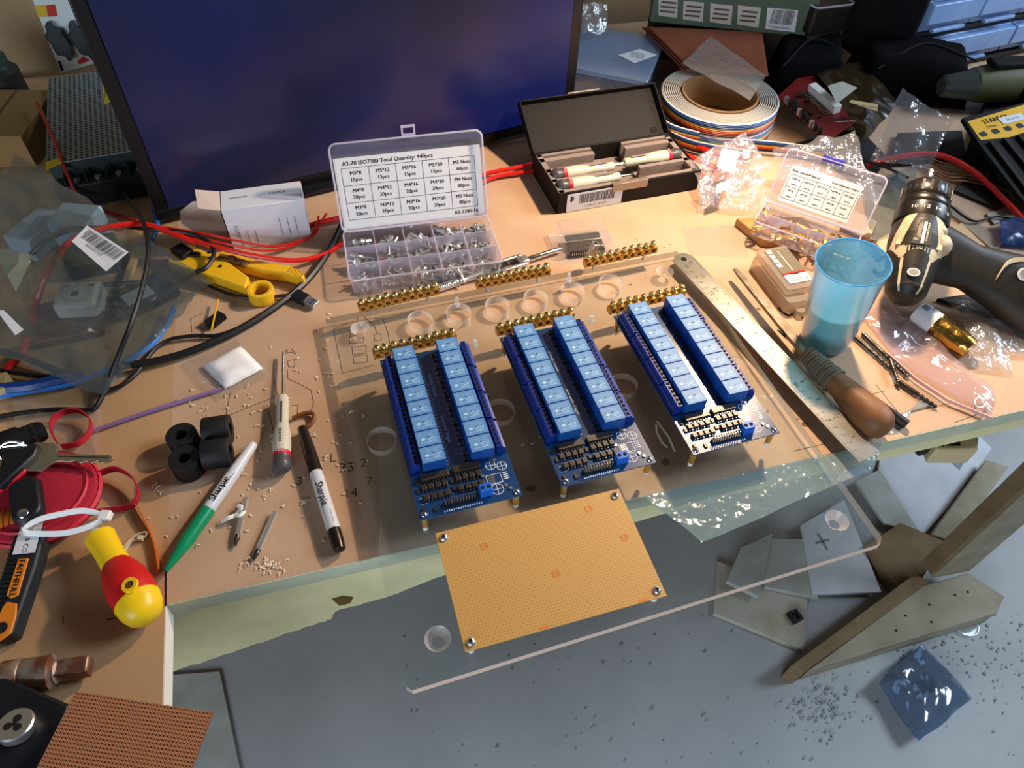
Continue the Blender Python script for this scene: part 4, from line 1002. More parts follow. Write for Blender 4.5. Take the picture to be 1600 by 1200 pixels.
# chip pierced by a yellow wire
k = at(337, 500, 4); t = thing('black_connector', 'small black connector block with a yellow stick across it', 'connector', (k.x, k.y, 4), R(60))
cb_ = MB().box((0, 0, 0), (20, 11, 7))
for i in range(6): cb_.box((-8.5 + i * 3.4, 5.8, 1), (1.6, 2, 4)).box((-8.5 + i * 3.4, -5.8, 1), (1.6, 2, 4))
cb_.build('body', M_black, t)
A, B = at(341, 468, 8) , at(330, 517, 8); mb = MB().tube([A, B], 1.0, 6); wbuild(mb, 'yellow_stick', mat('yellow_stick', '#d8a418', .4), t)

# ================================================================ left clear bag and what is in it
crumple('clear_bag', 'large smoky clear bag with a barcode label at the left', 'bag', [at(20, 238, 90), at(332, 442, 12), at(162, 618, 12), at(-90, 520, 60)], 36, 30, 8, 5, 3, F_bagg, fscale=.03)
bag = bpy.data.objects['clear_bag']
def sticker(parent, quad, m_=None, name='label', pr=None):
    q = MB().add([Vector(p) for p in quad] , [(3, 2, 1, 0)]); o_ = wbuild(q, name, m_ or M_paper, parent, smooth=0); return o_
q = [at(112, 377, 72), at(136, 352, 74), at(201, 394, 66), at(166, 424, 62)]
lbo = sticker(bag, q, name='barcode_label')
Mq = frame(q[3].lerp(q[0], .5) , q[2].lerp(q[1], .5), (q[1] - q[0]).cross(q[2] - q[1]) * -1)
if (Mq.to_3x3() @ Vector((0, 0, 1))).z < 0: Mq = Mq @ Matrix.Rotation(math.pi, 4, 'X')
Lq = (q[1].lerp(q[2], .5) - q[0].lerp(q[3], .5)).length
mq = frame(q[0].lerp(q[3], .5), q[1].lerp(q[2], .5))
bx = MB(); ctr_ = sum(q, Vector()) / 4; Mbx = frame(ctr_, ctr_ + (q[2] - q[1]), (q[1] - q[0]).cross(q[2] - q[1]).normalized() * (1 if (q[1] - q[0]).cross(q[2] - q[1]).z > 0 else -1))
barcode(bx, Mbx @ TR(0, 5, .4), (q[2] - q[1]).length * .85, 13, 9); bx.text('X002QKFXXR', 4, Mbx @ TR(0, -5, .4))
tag(wbuild(bx, 'label_print', M_ink, bag, smooth=0), kind='stuff')
sticker(bag, [at(-10, 392, 60), at(8, 388, 60), at(52, 400, 58), at(25, 456, 55)], mat('beige_label', '#b8b09a', .7), 'label')
sticker(bag, [at(-5, 486, 60), at(5, 484, 60), at(37, 515, 56), at(24, 524, 56)], M_paper, 'label')
def blockthing(name, label, cat, px0, px1, z, w_, h_, m_, bevel=2, part='body', group=None):
    A, B = at(px0[0], px0[1], z), at(px1[0], px1[1], z); L = (B - A).length
    t = thing(name, label, cat, M=frame(A, B), group=group); MB().box((L / 2, w_ / 2, h_ / 2), (L, w_, h_)).build(part, m_, t, bevel=bevel); return t, L
t, L = blockthing('white_adapter', 'rounded white adapter block seen through the left bag', 'adapter', (96, 508), (162, 504), .5, 40, 28, mat('adapter_white', '#c4c0ba', .4), 5)
MB().cyl((L * .48, 18, 28), (L * .48, 18, 28.6), 4, n=12).build('hole', M_dark, t); MB().box((L * .2, 30, 28.2), (5, 3, .6)).box((L * .8, 30, 28.2), (5, 3, .6)).build('screw_slot', M_steeld, t)
t, L = blockthing('power_adapter', 'black power adapter with a grey label at the tip of the left bag', 'adapter', (205, 502), (285, 462), .5, 40, 15, M_black, 3)
MB().box((L * .35, 16, 15.2), (L * .5, 20, .4)).build('rating_label', mat('grey_label', '#b0b4b8', .5), t, smooth=0)
t, L = blockthing('silver_bracket', 'bluish grey box wall seen inside the left bag', 'box', (22, 400), (60, 410), .5, 60, 30, mat('dull_blue_grey', '#8ea0b4', .4), 2)
t, L = blockthing('silver_box', 'pale blue box upright in the back of the left bag', 'box', (100, 400), (160, 405), .5, 40, 48, mat('dull_blue_grey'), 2)
t, L = blockthing('dark_box', 'dark grey box under the middle of the left bag', 'box', (110, 440), (190, 425), .5, 50, 22, mat('dark_grey', '#2c3438', .5), 3)
t, L = blockthing('rust_case', 'reddish brown flat case under the lower part of the left bag', 'case', (60, 545), (165, 525), .5, 60, 10, mat('brown_case', '#6a3a24', .5), 2)
t, L = blockthing('wood_stick', 'light wooden stick seen through the left bag', 'stick', (192, 478), (222, 392), 4, 8, 5, mat('stick_wood', '#c8a060', .6), .5)
t, L = blockthing('beige_block', 'beige block at the left frame edge', 'block', (-30, 632), (18, 622), .5, 24, 14, mat('beige_block', '#b8a070', .6), 1)
# crushed cellophane at the left
crumple('cellophane', 'thin clear cellophane crumpled on the left board by the red strap', 'bag', [at(20, 625, 4), at(160, 640, 3), at(155, 720, 3), at(30, 700, 3)], 14, 10, 2.5, 1.5, 6, F_film, fscale=.06)

# ================================================================ silica packet in its bag
c4 = [at(298, 560, 2), at(375, 532, 2), at(417, 578, 2), at(345, 618, 2)]
t = crumple('packet_bag', 'small clear bag holding a white powder packet', 'bag', [at(285, 568, 3), at(378, 525, 3), at(425, 585, 3), at(340, 625, 3)], 12, 10, 1.5, 1.2, 12, F_film, fscale=.05)
c4 = [at(315, 572, 3), at(376, 539, 3), at(412, 576, 3), at(352, 608, 3)]
q0 = sum(c4, Vector()) / 4; t = thing('powder_packet', 'white crimp-edged packet lying inside the small bag', 'packet', (q0.x, q0.y, 1))
N_ = 10; vs = []
for j in range(N_ + 1):
    for i in range(N_ + 1):
        u_, v_ = i / N_, j / N_; p = c4[0].lerp(c4[1], u_).lerp(c4[3].lerp(c4[2], u_), v_); e_ = min(1, 5 * min(u_, 1 - u_, v_, 1 - v_)); p.z = 3 + 6 * e_ ** .7 + noise.noise(p * .09) * 1.2
        if (i in (0, N_) or j in (0, N_)) and (i + j) % 2: p = p.lerp(q0, .02)
        vs.append(p)
mb = MB().add(vs, [(j * (N_ + 1) + i, (j + 1) * (N_ + 1) + i, (j + 1) * (N_ + 1) + i + 1, j * (N_ + 1) + i + 1) for j in range(N_) for i in range(N_)])
wbuild(mb, 'packet', mat('packet_white', '#eceae8', .6), t)

# ================================================================ four black rubber tubes
def rtube(px, py, z, h, axis, label):
    k = at(px, py, z); M = Matrix.Translation(k)
    if axis == 'x': M = M @ Matrix.Rotation(R(15), 4, 'Z') @ Matrix.Rotation(R(90), 4, 'Y')
    else: M = M @ Matrix.Rotation(R(axis), 4, 'X')
    t = thing('rubber_tube', label, 'rubber tube', M=M, group='black rubber tubes left of the cream screwdriver')
    MB().lathe([(6.0, 0), (13.5, 0), (14, 1), (14, h - 1), (13.5, h), (6.0, h)], 24, closed=True).build('tube', M_rubber, t)
    return t
rtube(298, 735, .4, 21, 0, 'short black rubber tube standing nearest the green marker')
rtube(292, 697, .4, 19, 0, 'short black rubber tube standing behind the front one')
rtube(318, 712, 14.5, 24, 'x', 'black rubber tube lying on its side, front one of the two')
rtube(319, 676, 14.5, 24, 'x', 'black rubber tube lying on its side, rear one of the two')

# ================================================================ markers
M_mk = mat('marker_body', '#c9c9cc', .35)
def marker(label, A, B, capcol, capfirst):
    L = (B - A).length; t = thing('marker_pen', label, 'marker', M=frame(A, B) @ TR(0, 0, 0), group=None)
    mc = mat('cap_' + capcol.strip('#'), capcol, .28)
    if capfirst:
        MB().lathe([(.1, 0), (2.2, .6), (3.2, 6), (6.2, 30), (6.4, 62)], 22, Q).build('cap', mc, t)
        MB().lathe([(5.9, 62), (6.0, 66), (6.0, 108), (5.2, 116), (4.2, L - 2), (3.2, L)], 22, Q).build('barrel', M_mk, t)
        x0 = 82
    else:
        MB().lathe([(.1, 0), (4.4, .6), (5, 8), (6.2, 36), (6.4, 56)], 22, Q).build('cap', mc, t)
        MB().lathe([(5.9, 56), (6.0, 60), (6.0, L - 22)], 22, Q).build('barrel', M_mk, t)
        MB().lathe([(6.0, L - 22), (6.0, L - 12), (5, L - 2), (3.6, L - 1), (.1, L)], 22, Q).build('end_plug', mc, t); x0 = 84
    w_ = MB()
    for dx in (0, .25): w_.text('Sharpie.', 9.5, TR(x0 + dx, -.6, 6.15, R(0)), squeeze=.9)
    w_.text('FINE POINT', 2.6, TR(x0 + 24, 1.8, 5.7)); w_.text('Permanent Marker', 2.0, TR(x0 + 12, -3.8, 5.7))
    if capfirst: w_.text('AP', 2.4, TR(x0 + 33, 0, 5.2))
    tag(w_.build('barrel_print', M_ink, t, smooth=0), kind='stuff')
marker('green-capped grey marker pen lying at the front left of the bench', at(258, 893, 6.8), at(397, 693, 6.8), '#0c8a5a', True)
marker('black-capped grey marker pen lying right of the cream screwdriver', at(472, 668, 6.8), at(532, 862, 6.8), '#1c1410', False)
# two driver bits and white scraps
def bit(label, A, B, r_):
    L = (B - A).length; t = thing('driver_bit', label, 'driver bit', M=frame(A, B), group='double-ended driver bits at the front left')
    MB().cyl((0, 0, 0), (L * .78, 0, 0), r_, n=6).build('shank', M_steel, t); MB().cyl((L * .78, 0, 0), (L * .86, 0, 0), r_ * .75, n=10).cyl((L * .86, 0, 0), (L, 0, 0), r_ * .85, r_ * .3, n=8).build('tip', M_steeld, t)
bit('slim steel driver bit beside the white scraps', at(384, 779, 3.4), at(368, 853, 3.4), 2.8)
bit('slim steel driver bit, the one nearer the black marker', at(430, 800, 3.4), at(396, 876, 3.4), 2.6)
k = at(366, 805, 3); t = thing('plastic_scrap', 'white curled plastic scrap beside the slim driver bits', 'scrap', (k.x, k.y, 0.3))
MB().tube(smooth_path([(-9, -7, 3), (-3, -4, 5), (2, 1, 3), (5, 6, 6), (1, 9, 4)], 5), 2.2, 6, flat=.5).tube(smooth_path([(0, 0, 3), (6, -2, 6), (8, 4, 4)], 5), 2, 6, flat=.6).build('scrap', M_white, t)

# ================================================================ insulated yellow and red screwdriver
A, B = at(157, 840, 17), at(222, 952, 20); L = (B - A).length
t = thing('insulated_screwdriver', 'stubby yellow and red insulated screwdriver handle', 'screwdriver', M=frame(A, B))
M_redh = mat('red_handle', '#c41818', .4)
MB().lathe([(9.5, -2), (12, 0), (11.4, 8), (10.8, 22), (11.4, L * .46)], 28, Q).build('neck', M_yel2, t)
MB().lathe([(11.2, L * .40), (13.5, L * .46), (16.8, L * .58), (18.2, L * .74), (17.4, L * .90), (13, L * 1.04)], 28, Q, sy=.98).build('grip', M_redh, t)
MB().lathe([(17.4, L * .90), (16, L * 1.0), (13, L * 1.08), (7.5, L * 1.13), (.1, L * 1.14)], 28, Q).build('end_cap', M_yel2, t)
MB().lathe([(3.2, 0), (6.2, 0), (6.0, 2.6), (3.4, 2.6)], 20, TR(L * .86, 3, 18.2, 0, R(8)), closed=True).build('hang_loop', M_yel2, t)
MB().cyl((L * .86, 3, 18.4), (L * .86, 3, 20.4), 3.3, n=14).build('hang_hole', mat('hole_brown', '#5a3008', .8), t)
MB().cyl((-12, 0, 0), (-2, 0, 0), 2.8, n=12).build('shaft', M_white, t)
w_ = MB(); w_.text('SPSSTIPH', 4.2, TR(20, -3.6, 9.2)); tag(w_.build('neck_print', mat('ochre_ink', '#a87808', .6), t, smooth=0), kind='stuff')

# ================================================================ keys, tag, pouch, ties
M_rf = mat('red_fabric', '#a8142c', .85, bump=.5, bscale=900)
k = at(70, 790, 0); t = thing('round_pouch', 'round red zip pouch at the left edge under the keys', 'pouch', (k.x, k.y, .5))
MB().lathe([(.1, 1), (40, 1), (50, 6), (52, 12), (49, 19), (36, 24), (.1, 26)], 36, sy=.92).build('shell', M_rf, t)
MB().lathe([(51.5, 12), (53.4, 13.5), (51.5, 16), (50, 14)], 36, sy=.92, closed=True).lathe([(42, 22.4), (43.6, 23.6), (45, 22)], 36, sy=.92).build('piping', mat('red_piping', '#c42038', .6), t)
def strapo(name, label, cat, pts, wd_, m_, parent=None, th=1.2):
    P = smooth_path([at(x, y, z) for x, y, z in pts], 6)
    if parent is not None: return wbuild(MB().strap(P, wd_, th), name, m_, parent, smooth=50)
    c = P[len(P) // 2]; mb = MB().strap([p - c for p in P], wd_, th); o_ = mb.build(name, m_, smooth=50); o_.location = c * MM; return tag(o_, label, cat)
strapo('strap', '', '', [(142, 748, 14), (160, 738, 12), (182, 733, 12), (205, 745, 12), (216, 765, 10), (213, 782, 8), (200, 792, 7), (170, 797, 7), (130, 803, 9)], 8, M_rf, t)
strapo('strap', '', '', [(88, 690, 16), (80, 672, 16), (84, 654, 14), (103, 643, 12), (125, 643, 12), (141, 656, 10), (140, 675, 10), (124, 692, 14), (96, 698, 16)], 7, M_rf, t)
strapo('orange_strap', 'flat orange strap leading from the pouch towards the green marker', 'strap', [(208, 782, 4), (222, 805, 4), (236, 835, 3), (244, 860, 3), (249, 892, 3)], 5, mat('orange_strap', '#c8641c', .6))
kz = 30
t = thing('key', 'pale door key lying on the red pouch', 'key', M=Matrix.Translation(at(92, 716, kz)) @ Matrix.Rotation(R(2), 4, 'Z'))
M_key = mat('key_metal', '#b4b29a', .35, .9)
MB().prism([(-29, 10), (-26, 15), (-10, 15), (-5, 11), (-3, 5), (0, 3.6), (44, 3.6), (48, 0), (46, -3), (40, -5.4), (36, -3), (31, -5.6), (27, -3.4), (21, -5.8), (16, -3.2), (10, -5), (4, -4), (0, -5), (-4, -8), (-8, -15), (-22, -15), (-28, -11)], 0, 2.2).build('blade', M_key, t, bevel=.4)
MB().box((22, .4, 2.25), (44, 1, .1)).build('groove', M_steeld, t)
t = thing('car_key', 'black plastic key head hanging beside the pale key', 'key', M=Matrix.Translation(at(28, 727, kz + 1)) @ Matrix.Rotation(R(-6), 4, 'Z'))
MB().prism([(-9, 17), (11, 20), (14, 8), (4, -26), (0, -27), (-16, 10)], 0, 8).build('head', M_black, t, bevel=2)
MB().tube(smooth_path([(-18, 10, 9), (-4, 14, 10), (3, 16, 9)], 4), 1, 6).build('wire_link', M_chrome, t)
t = thing('key_ring', 'split steel key ring joining keys and red tag', 'key ring', M=Matrix.Translation(at(22, 706, kz + 4)) @ Matrix.Rotation(R(65), 4, 'X') @ Matrix.Rotation(R(20), 4, 'Y'))
MB().tube([(11 * math.cos(a * .2618), 11 * math.sin(a * .2618), 0) for a in range(24)], .9, 6, closed=True).tube([(11 * math.cos(a * .2618), 11 * math.sin(a * .2618), 1.8) for a in range(24)], .9, 6, closed=True).build('ring', M_chrome, t)
t = thing('red_tag', 'small red plastic tag on the key ring', 'tag', M=Matrix.Translation(at(10, 752, kz)) @ Matrix.Rotation(R(60), 4, 'Z'))
MB().prism(rrect(36, 15, 6, 3), 0, 4).build('tag', mat('red_tag', '#c0202c', .35), t, bevel=1)
MB().cyl((12, 0, 3.8), (12, 0, 4.3), 3, n=12).build('eyelet', M_dark, t); MB().box((-10, 0, 4.1), (10, 8, .3)).build('sticker', M_paper, t)
A, B = at(-10, 700, 20), at(70, 672, 18); t = thing('black_torch', 'black cylinder lying behind the keys at the left edge', 'torch', M=frame(A, B)); L = (B - A).length
MB().lathe([(11, 0), (12, 4), (12, L * .5), (10, L * .56), (10, L * .9), (8, L)], 20, Q).build('body', M_blackm, t); MB().lathe([(10.3, L * .78), (10.6, L * .82), (10.3, L * .86)], 20, Q).build('ring', M_steeld, t)
t = thing('black_fob', 'rounded black fob on the pouch below the key head', 'fob', M=Matrix.Translation(at(45, 785, kz - 4)) @ Matrix.Rotation(R(-60), 4, 'Z'))
MB().prism(rrect(50, 26, 11, 4), 0, 9, sc=.85).build('body', M_black, t, bevel=2)
MB().sphere((16, -2, 8), 5, 12, z0=0, sc=(1, 1, .5)).build('button', M_chrome, t)
# white cable tie
t = thing('cable_tie', 'looped white cable tie between the pouch and the insulated screwdriver', 'cable tie', at(110, 815, 20), 0)
P = smooth_path([at(*q) for q in ((165, 805, 26), (130, 798, 30), (95, 803, 32), (60, 812, 32), (40, 824, 30), (38, 832, 28), (60, 834, 26), (100, 833, 26), (135, 824, 26), (160, 812, 26))], 6)
wbuild(MB().strap(P, 5, 1.2, wdir=(0, .45, .9)), 'band', M_white, t); wbuild(MB().box(at(165, 806, 26), (9, 8, 7)), 'head', M_white, t, bevel=1)
t = thing('cable_tie', 'small beige cable tie loop on the bench right of the insulated screwdriver', 'cable tie', at(210, 845, 3), 0)
P = smooth_path([at(*q) for q in ((192, 857, 3), (205, 843, 3), (218, 834, 3), (229, 832, 4), (228, 838, 3), (219, 842, 2.5), (205, 847, 2), (195, 860, 2))], 5)
wbuild(MB().strap(P, 2.6, 1.0), 'band', mat('beige_tie', '#cfc0a4', .5), t); wbuild(MB().box(at(220, 841, 3), (4, 4, 4)), 'head', mat('beige_tie'), t)
# orange and black coil, knife
A, B = at(-15, 825, 12), at(66, 812, 12); L = (B - A).length; Mk = frame(A, B)
t = thing('coiled_lanyard', 'orange and black coiled cord at the left edge under the cable tie', 'lanyard', M=Mk)
MB().tube([(L * i / 108, 13 * math.cos(i * math.pi / 6), 13 * math.sin(i * math.pi / 6)) for i in range(109)], 2.6, 6).build('coil', mat('orange', '#d87a1c', .45), t)
MB().tube([(L * i / 108 + 4, 12 * math.cos(i * math.pi / 6), 12 * math.sin(i * math.pi / 6)) for i in range(105)], 1.9, 6).build('cord', M_rubber, t)
A, B = at(66, 800, 16), at(8, 1004, 10); L = (B - A).length
t = thing('utility_knife', 'dark folding knife with orange trim and a white name sticker', 'knife', M=frame(A, B))
MB().prism([(4, -10), (12, -13), (L * .5, -13), (L * .75, -16), (L * .98, -13), (L, -2), (L * .97, 8), (L * .5, 11), (10, 11), (0, 5)], -8, 8).build('handle', mat('knife_dark', '#1e2428', .55, bump=.3), t, bevel=2)
MB().prism([(L * .74, -2), (L * .76, 6), (L * .84, 8), (L * .97, 8), (L * 1.03, 0), (L * .99, -8), (L * .9, -6), (L * .78, -4)], 8, 10).build('orange_trim', mat('orange'), t, bevel=.8)
MB().prism([(L * .42, -3), (L * .42, 5), (L * .7, 5), (L * .72, 0), (L * .69, -4)], 8, 9.4).build('orange_panel', mat('orange'), t, bevel=.5)
MB().lathe([(4, 0), (8, 0), (8, 4), (4, 4)], 18, TR(4, 0, 5), closed=True).build('orange_loop', mat('orange'), t)
MB().cyl((L * .93, 0, 9.8), (L * .93, 0, 10.4), 4.5, n=14).build('pivot', M_dark, t)
rb_ = MB()
for i in range(16): rb_.box((L * .3 + i * 4, -8, 8.4), (1.6, 8, 1.6))
tag(rb_.build('grip_rib', M_rubber, t), kind='stuff')
nl = MB().box((L * .26, 0, 9.2), (L * .24, 17, .5)).build('name_sticker', M_paper, t, smooth=0)
nt_ = MB().text('GILL & CO', 5.6, TR(L * .26, 0, 9.55)); tag(nt_.build('sticker_print', M_ink, nl, smooth=0), kind='stuff')
nt_ = MB(); btext(nt_, 'FAITHFULL', 6.4, L * .57, .5, Matrix(), 9.6); nt_.build('handle_print', M_ink, t, smooth=0)

# ================================================================ rusty adaptor, threading die, stripboard at the lower left
A, B = at(2, 1062, 14), at(143, 1040, 11); L = (B - A).length
M_rust = mat('rusty_steel', '#a89a8a', .45, .7, col2='#80553c', scale=60, bump=.3, lo=.4, hi=.6)
t = thing('drive_adaptor', 'rusty stepped socket adaptor lying at the lower left', 'socket', M=frame(A, B))
MB().lathe([(10, 0), (13, 1.5), (13, L * .22), (12, L * .24), (12.6, L * .26), (12.6, L * .56), (8.4, L * .60)], 24, Q).build('socket', M_rust, t)
MB().box((L * .79, 0, 0), (L * .40, 13, 13)).build('square_drive', M_rust, t, bevel=1.5); MB().lathe([(8.4, L * .57), (9.4, L * .62), (7, L * .64)], 20, Q).build('collar', M_steel, t)
z_ = 26
q = [at(-60, 1040, z_), at(-5, 1052, z_), at(108, 1100, z_), at(70, 1260, z_), at(-60, 1260, z_)]
t = thing('die_holder', 'black flat holder at the lower left corner with a round die in it', 'tool holder', sum(q, Vector()) / 5 - Vector((0, 0, z_ - .5)))
wbuild(MB().prism([(p.x, p.y) for p in q], 1, z_), 'body', M_black, t, bevel=2)
c = at(29, 1140, z_)
d_ = MB().lathe([(.1, 0), (11.5, 0), (12, .8), (12, 7), (11, 8), (.1, 8)], 28, TR(c.x, c.y, c.z, 0, R(-12))); wbuild(d_, 'die', M_steel, t)
d_ = MB()
for a in (90, 210, 330): d_.cyl((3.9 * math.cos(R(a)), 3.9 * math.sin(R(a)), 8), (3.9 * math.cos(R(a)), 3.9 * math.sin(R(a)), 8.3), 2.7, n=12, M=TR(c.x, c.y, c.z, 0, R(-12)))
wbuild(d_.box((0, 0, 8.1), (3, 3, .3), TR(c.x, c.y, c.z, 0, R(-12))), 'thread_hole', M_dark, t)
z_ = 40
p0, p1, p2 = at(118, 1080, z_), at(333, 1113, z_), at(60, 1205, z_)
Mt = frame(p0, p1); W_ = (p1 - p0).length; H_ = 110
t = thing('stripboard', 'brown copper stripboard drilled with a fine grid, bottom left corner', 'stripboard', M=Mt @ Matrix.Identity(4))
sk = (p2 - p0).dot((Mt.to_3x3() @ Vector((1, 0, 0)))) / max(1, -(p2 - p0).dot(Mt.to_3x3() @ Vector((0, 1, 0))))
MB().prism([(0, 0), (W_, 0), (W_, -H_), (0, -H_)], -1.6, 0).build('board', dotmat('strip', '#b47650', '#2a140a', 2.54, .62, .45, bands='#7a4a2c'), t, smooth=0)
# wooden block carrying the stripboard
b2 = MB().box((W_ * .42, -H_ * .62, -21), (W_ * .42, H_ * .5, 37)); o = b2.build('support_block', M_blackm); o.matrix_world = t.matrix_world.copy(); tag(o, 'black block hidden under the stripboard', 'block')
# wood shavings and white crumbs over the bench
rng = random.Random(21); shv = MB()
spots = [(410, 885, 30, 10, 60), (340, 630, 60, 30, 30), (545, 700, 30, 60, 30), (470, 720, 60, 60, 40), (410, 620, 80, 80, 40), (500, 560, 40, 60, 30), (960, 390, 60, 20, 18), (1180, 640, 40, 40, 16), (300, 830, 60, 30, 14), (400, 740, 60, 60, 40), (245, 762, 8, 6, 12), (880, 700, 60, 40, 14)]
for (x, y, sx, sy, n) in spots:
    for i in range(n * 6 // 10):
        px, py = rng.gauss(x, sx * .6), rng.gauss(y, sy * .6); p = at(px, py, .4)
        if (p - FR).dot(AY) < 3: continue
        on = 0 < (Msi @ p).x < SHW and 0 < (Msi @ p).y < SHH
        z = TOP + .4 if on else .3; s_ = rng.uniform(.8, 2.6); a = rng.uniform(0, 6.3)
        P = [Vector((p.x, p.y, z + .5)), Vector((p.x + s_ * math.cos(a), p.y + s_ * math.sin(a), z + s_ * .5)), Vector((p.x + 2 * s_ * math.cos(a + .8), p.y + 2 * s_ * math.sin(a + .8), z + .5))]
        shv.tube(P, rng.uniform(.35, .8), 4, flat=.5)
tag(shv.build('wood_shavings', mat('shaving', '#e6d4bc', .7), smooth=0), 'pale wood and plastic shavings sprinkled over the bench', 'debris', kind='stuff')
# ================================================================ blue tumbler
cb_, ct_ = at(1288, 531, .3), at(1331, 413, 110)
t = thing('tumbler', 'frosted blue plastic tumbler half full of water', 'cup', M=frame(cb_, ct_, (0, 1, 0)) @ Matrix.Rotation(R(90), 4, 'Y'))
M_cup = film('cup_blue', tint='#c8ecfa', haze=.55, hazecol='#9cd2e8', rough=.25)
CHt = (ct_ - cb_).length
t.location.z = 0.0006 + .003
MB().lathe([(.1, 1.5), (24, 1.5), (26, 0), (27, 2), (35.5, CHt - 1), (36.2, CHt), (34.9, CHt), (25.5, 5), (.1, 4.5)], 48).build('wall', M_cup, t)
MB().tube([(35.6 * math.cos(a * .1309), 35.6 * math.sin(a * .1309), CHt) for a in range(48)], .9, 6, closed=True).build('rim', film('cup_rim', tint='#a8e0ff', haze=.7, hazecol='#6fc4f0'), t)
MB().lathe([(.1, 5), (25, 5.2), (30.2, CHt * .48), (.1, CHt * .48)], 40).build('water', film('water', tint='#cfe6da', haze=.5, hazecol='#8cccc0', rough=.05), t)

# ================================================================ wooden handled file, second file
M_wood = mat('handle_wood', '#80552f', .55, col2='#5a381f', scale=26, bump=.25)
A, B = at(1148, 420, TOP + 3), at(1262, 555, 18)
t = thing('hand_file', 'old file with a worn turned wooden handle, lying beside the ruler', 'file', M=frame(A, B)); L = (B - A).length
MB().loft([[(0, -2, -1), (0, 2, -1), (0, 2, 1), (0, -2, 1)], [(10, -3.2, -1.6), (10, 3.2, -1.6), (10, 3.2, 1.6), (10, -3.2, 1.6)], [(L * .8, -5.5, -2.4), (L * .8, 5.5, -2.4), (L * .8, 5.5, 2.4), (L * .8, -5.5, 2.4)], [(L + 6, -4.5, -2.4), (L + 6, 4.5, -2.4), (L + 6, 4.5, 2.4), (L + 6, -4.5, 2.4)]]).build('blade', mat('file_steel', '#8f8474', .45, .8, col2='#6e6456', scale=80, bump=.25), t, smooth=0)
A2, B2 = at(1262, 555, 20), at(1372, 662, 19); H_ = frame(A2, B2); Hl = (B2 - A2).length
T2 = Matrix.Identity(4)
o_ = MB().lathe([(5, -4), (8, 0), (9, Hl * .1), (12, Hl * .42), (12.5, Hl * .5), (17.5, Hl * .8), (18.3, Hl * .92), (16.5, Hl * 1.03), (11, Hl * 1.1), (.1, Hl * 1.13)], 32, H_ @ Q); wbuild(o_, 'handle', M_wood, t)
o_ = MB()
rg = random.Random(2)
for i in range(11):
    x = Hl * (.0 + .038 * i); r_ = 8.6 + i * .42
    o_.tube([H_ @ Vector((x + rg.uniform(-1, 1) + .1 * k, r_ * math.cos(k * .6283), r_ * math.sin(k * .6283))) for k in range(11)], rg.uniform(1.3, 2.2), 6)
tag(wbuild(o_, 'wrapping', mat('wrap_grey', '#5e5646', .85, bump=.6, bscale=500), t), kind='stuff')
A, B = at(1214, 515, TOP + 4), at(1417, 664, 6); L = (B - A).length
t = thing('thin_file', 'thin black rod-like file passing under the wooden handle', 'file', M=frame(A, B))
MB().lathe([(.6, 0), (2.2, 12), (4.2, L * .5), (4.6, L * .72), (5.2, L - 1), (4.6, L)], 8, Q).build('rod', mat('file_black', '#2a221c', .5, .3, bump=.2), t)

# ================================================================ twist drill bits
def twist(label, a, b, z, r_, m_=M_steeld, group='loose twist drill bits right of the tumbler', sp=.55):
    A, B = at(a[0], a[1], z), at(b[0], b[1], z); L = (B - A).length
    t = thing('twist_drill', label, 'drill bit', M=frame(A, B), group=group)
    MB().cyl((0, 0, 0), (L * (1 - sp), 0, 0), r_, n=12).build('shank', m_, t)
    vs = []; n = 12; k = 26
    rings = []
    for i in range(k + 1):
        x = L * (1 - sp) + L * sp * i / k; tw = i * .55; f_ = 1 if i < k - 1 else (.7 if i == k - 1 else .1)
        rings.append([(x, r_ * f_ * math.cos(2 * math.pi * j / n + tw) * (1 if (j % 6) in (0, 1, 5) else .62), r_ * f_ * math.sin(2 * math.pi * j / n + tw) * (1 if (j % 6) in (0, 1, 5) else .62)) for j in range(n)])
    MB().loft(rings).build('flute', m_, t); return t
twist('dark twist drill bit reaching out from behind the tumbler', (1328, 519), (1400, 583), 3.5, 2.2)
twist('longer twist drill bit lying right beside the dark one', (1348, 521), (1420, 590), 3.5, 2.4)
twist('short twist drill bit lying across the two others', (1391, 562), (1404, 598), 7, 2.4)
twist('steel twist drill bit nearest the bench front edge', (1405, 596), (1464, 637), 3.5, 2.6)

# ================================================================ drill bit box
A, B = at(1168, 418, TOP * 0 + .5), at(1224, 492, .5); L = (B - A).length
t = thing('bit_box', 'frosted plastic drill bit box with a dark printed label', 'box', M=frame(A, B))
M_frb = film('frosted_box', tint='#f6ece0', haze=.42, hazecol='#d8cab8', rough=.3)
MB().prism(rrect(L, 44, 5, 3, L / 2, 23), 0, 17).build('base', M_frb, t, bevel=1)
MB().prism(rrect(L * .86, 40, 4, 3, L * .42, 24), 17.3, 25).build('lid', M_frb, t, bevel=1)
MB().prism(rrect(30, 26, 4, 3, L * .94, 24), .5, 9).build('hanger_tab', film('frosted_box'), t, bevel=.6)
lb_ = MB().box((L * .40, 27, 25.4), (L * .70, 30, .4)).build('label', mat('label_brown', '#6a6250', .5), t, smooth=0)
MB().box((L * .66, 27, 25.8), (L * .17, 30, .3)).build('white_band', M_paper, lb_, smooth=0); MB().box((L * .55, 27, 25.9), (L * .03, 30, .3)).build('red_band', M_red, lb_, smooth=0)
p_ = MB()
for i in range(4): p_.prism(rrect(6.2, 6.2, .8, 2, L * .08 + i * 8.2, 17), 25.65, 25.85)
for i in range(12): p_.box((L * .1 + i * 3, 28, 25.75), (2.2, 1.4, .1), rz=.6)
tag(p_.build('pictogram', M_paper, lb_, smooth=0), kind='stuff')
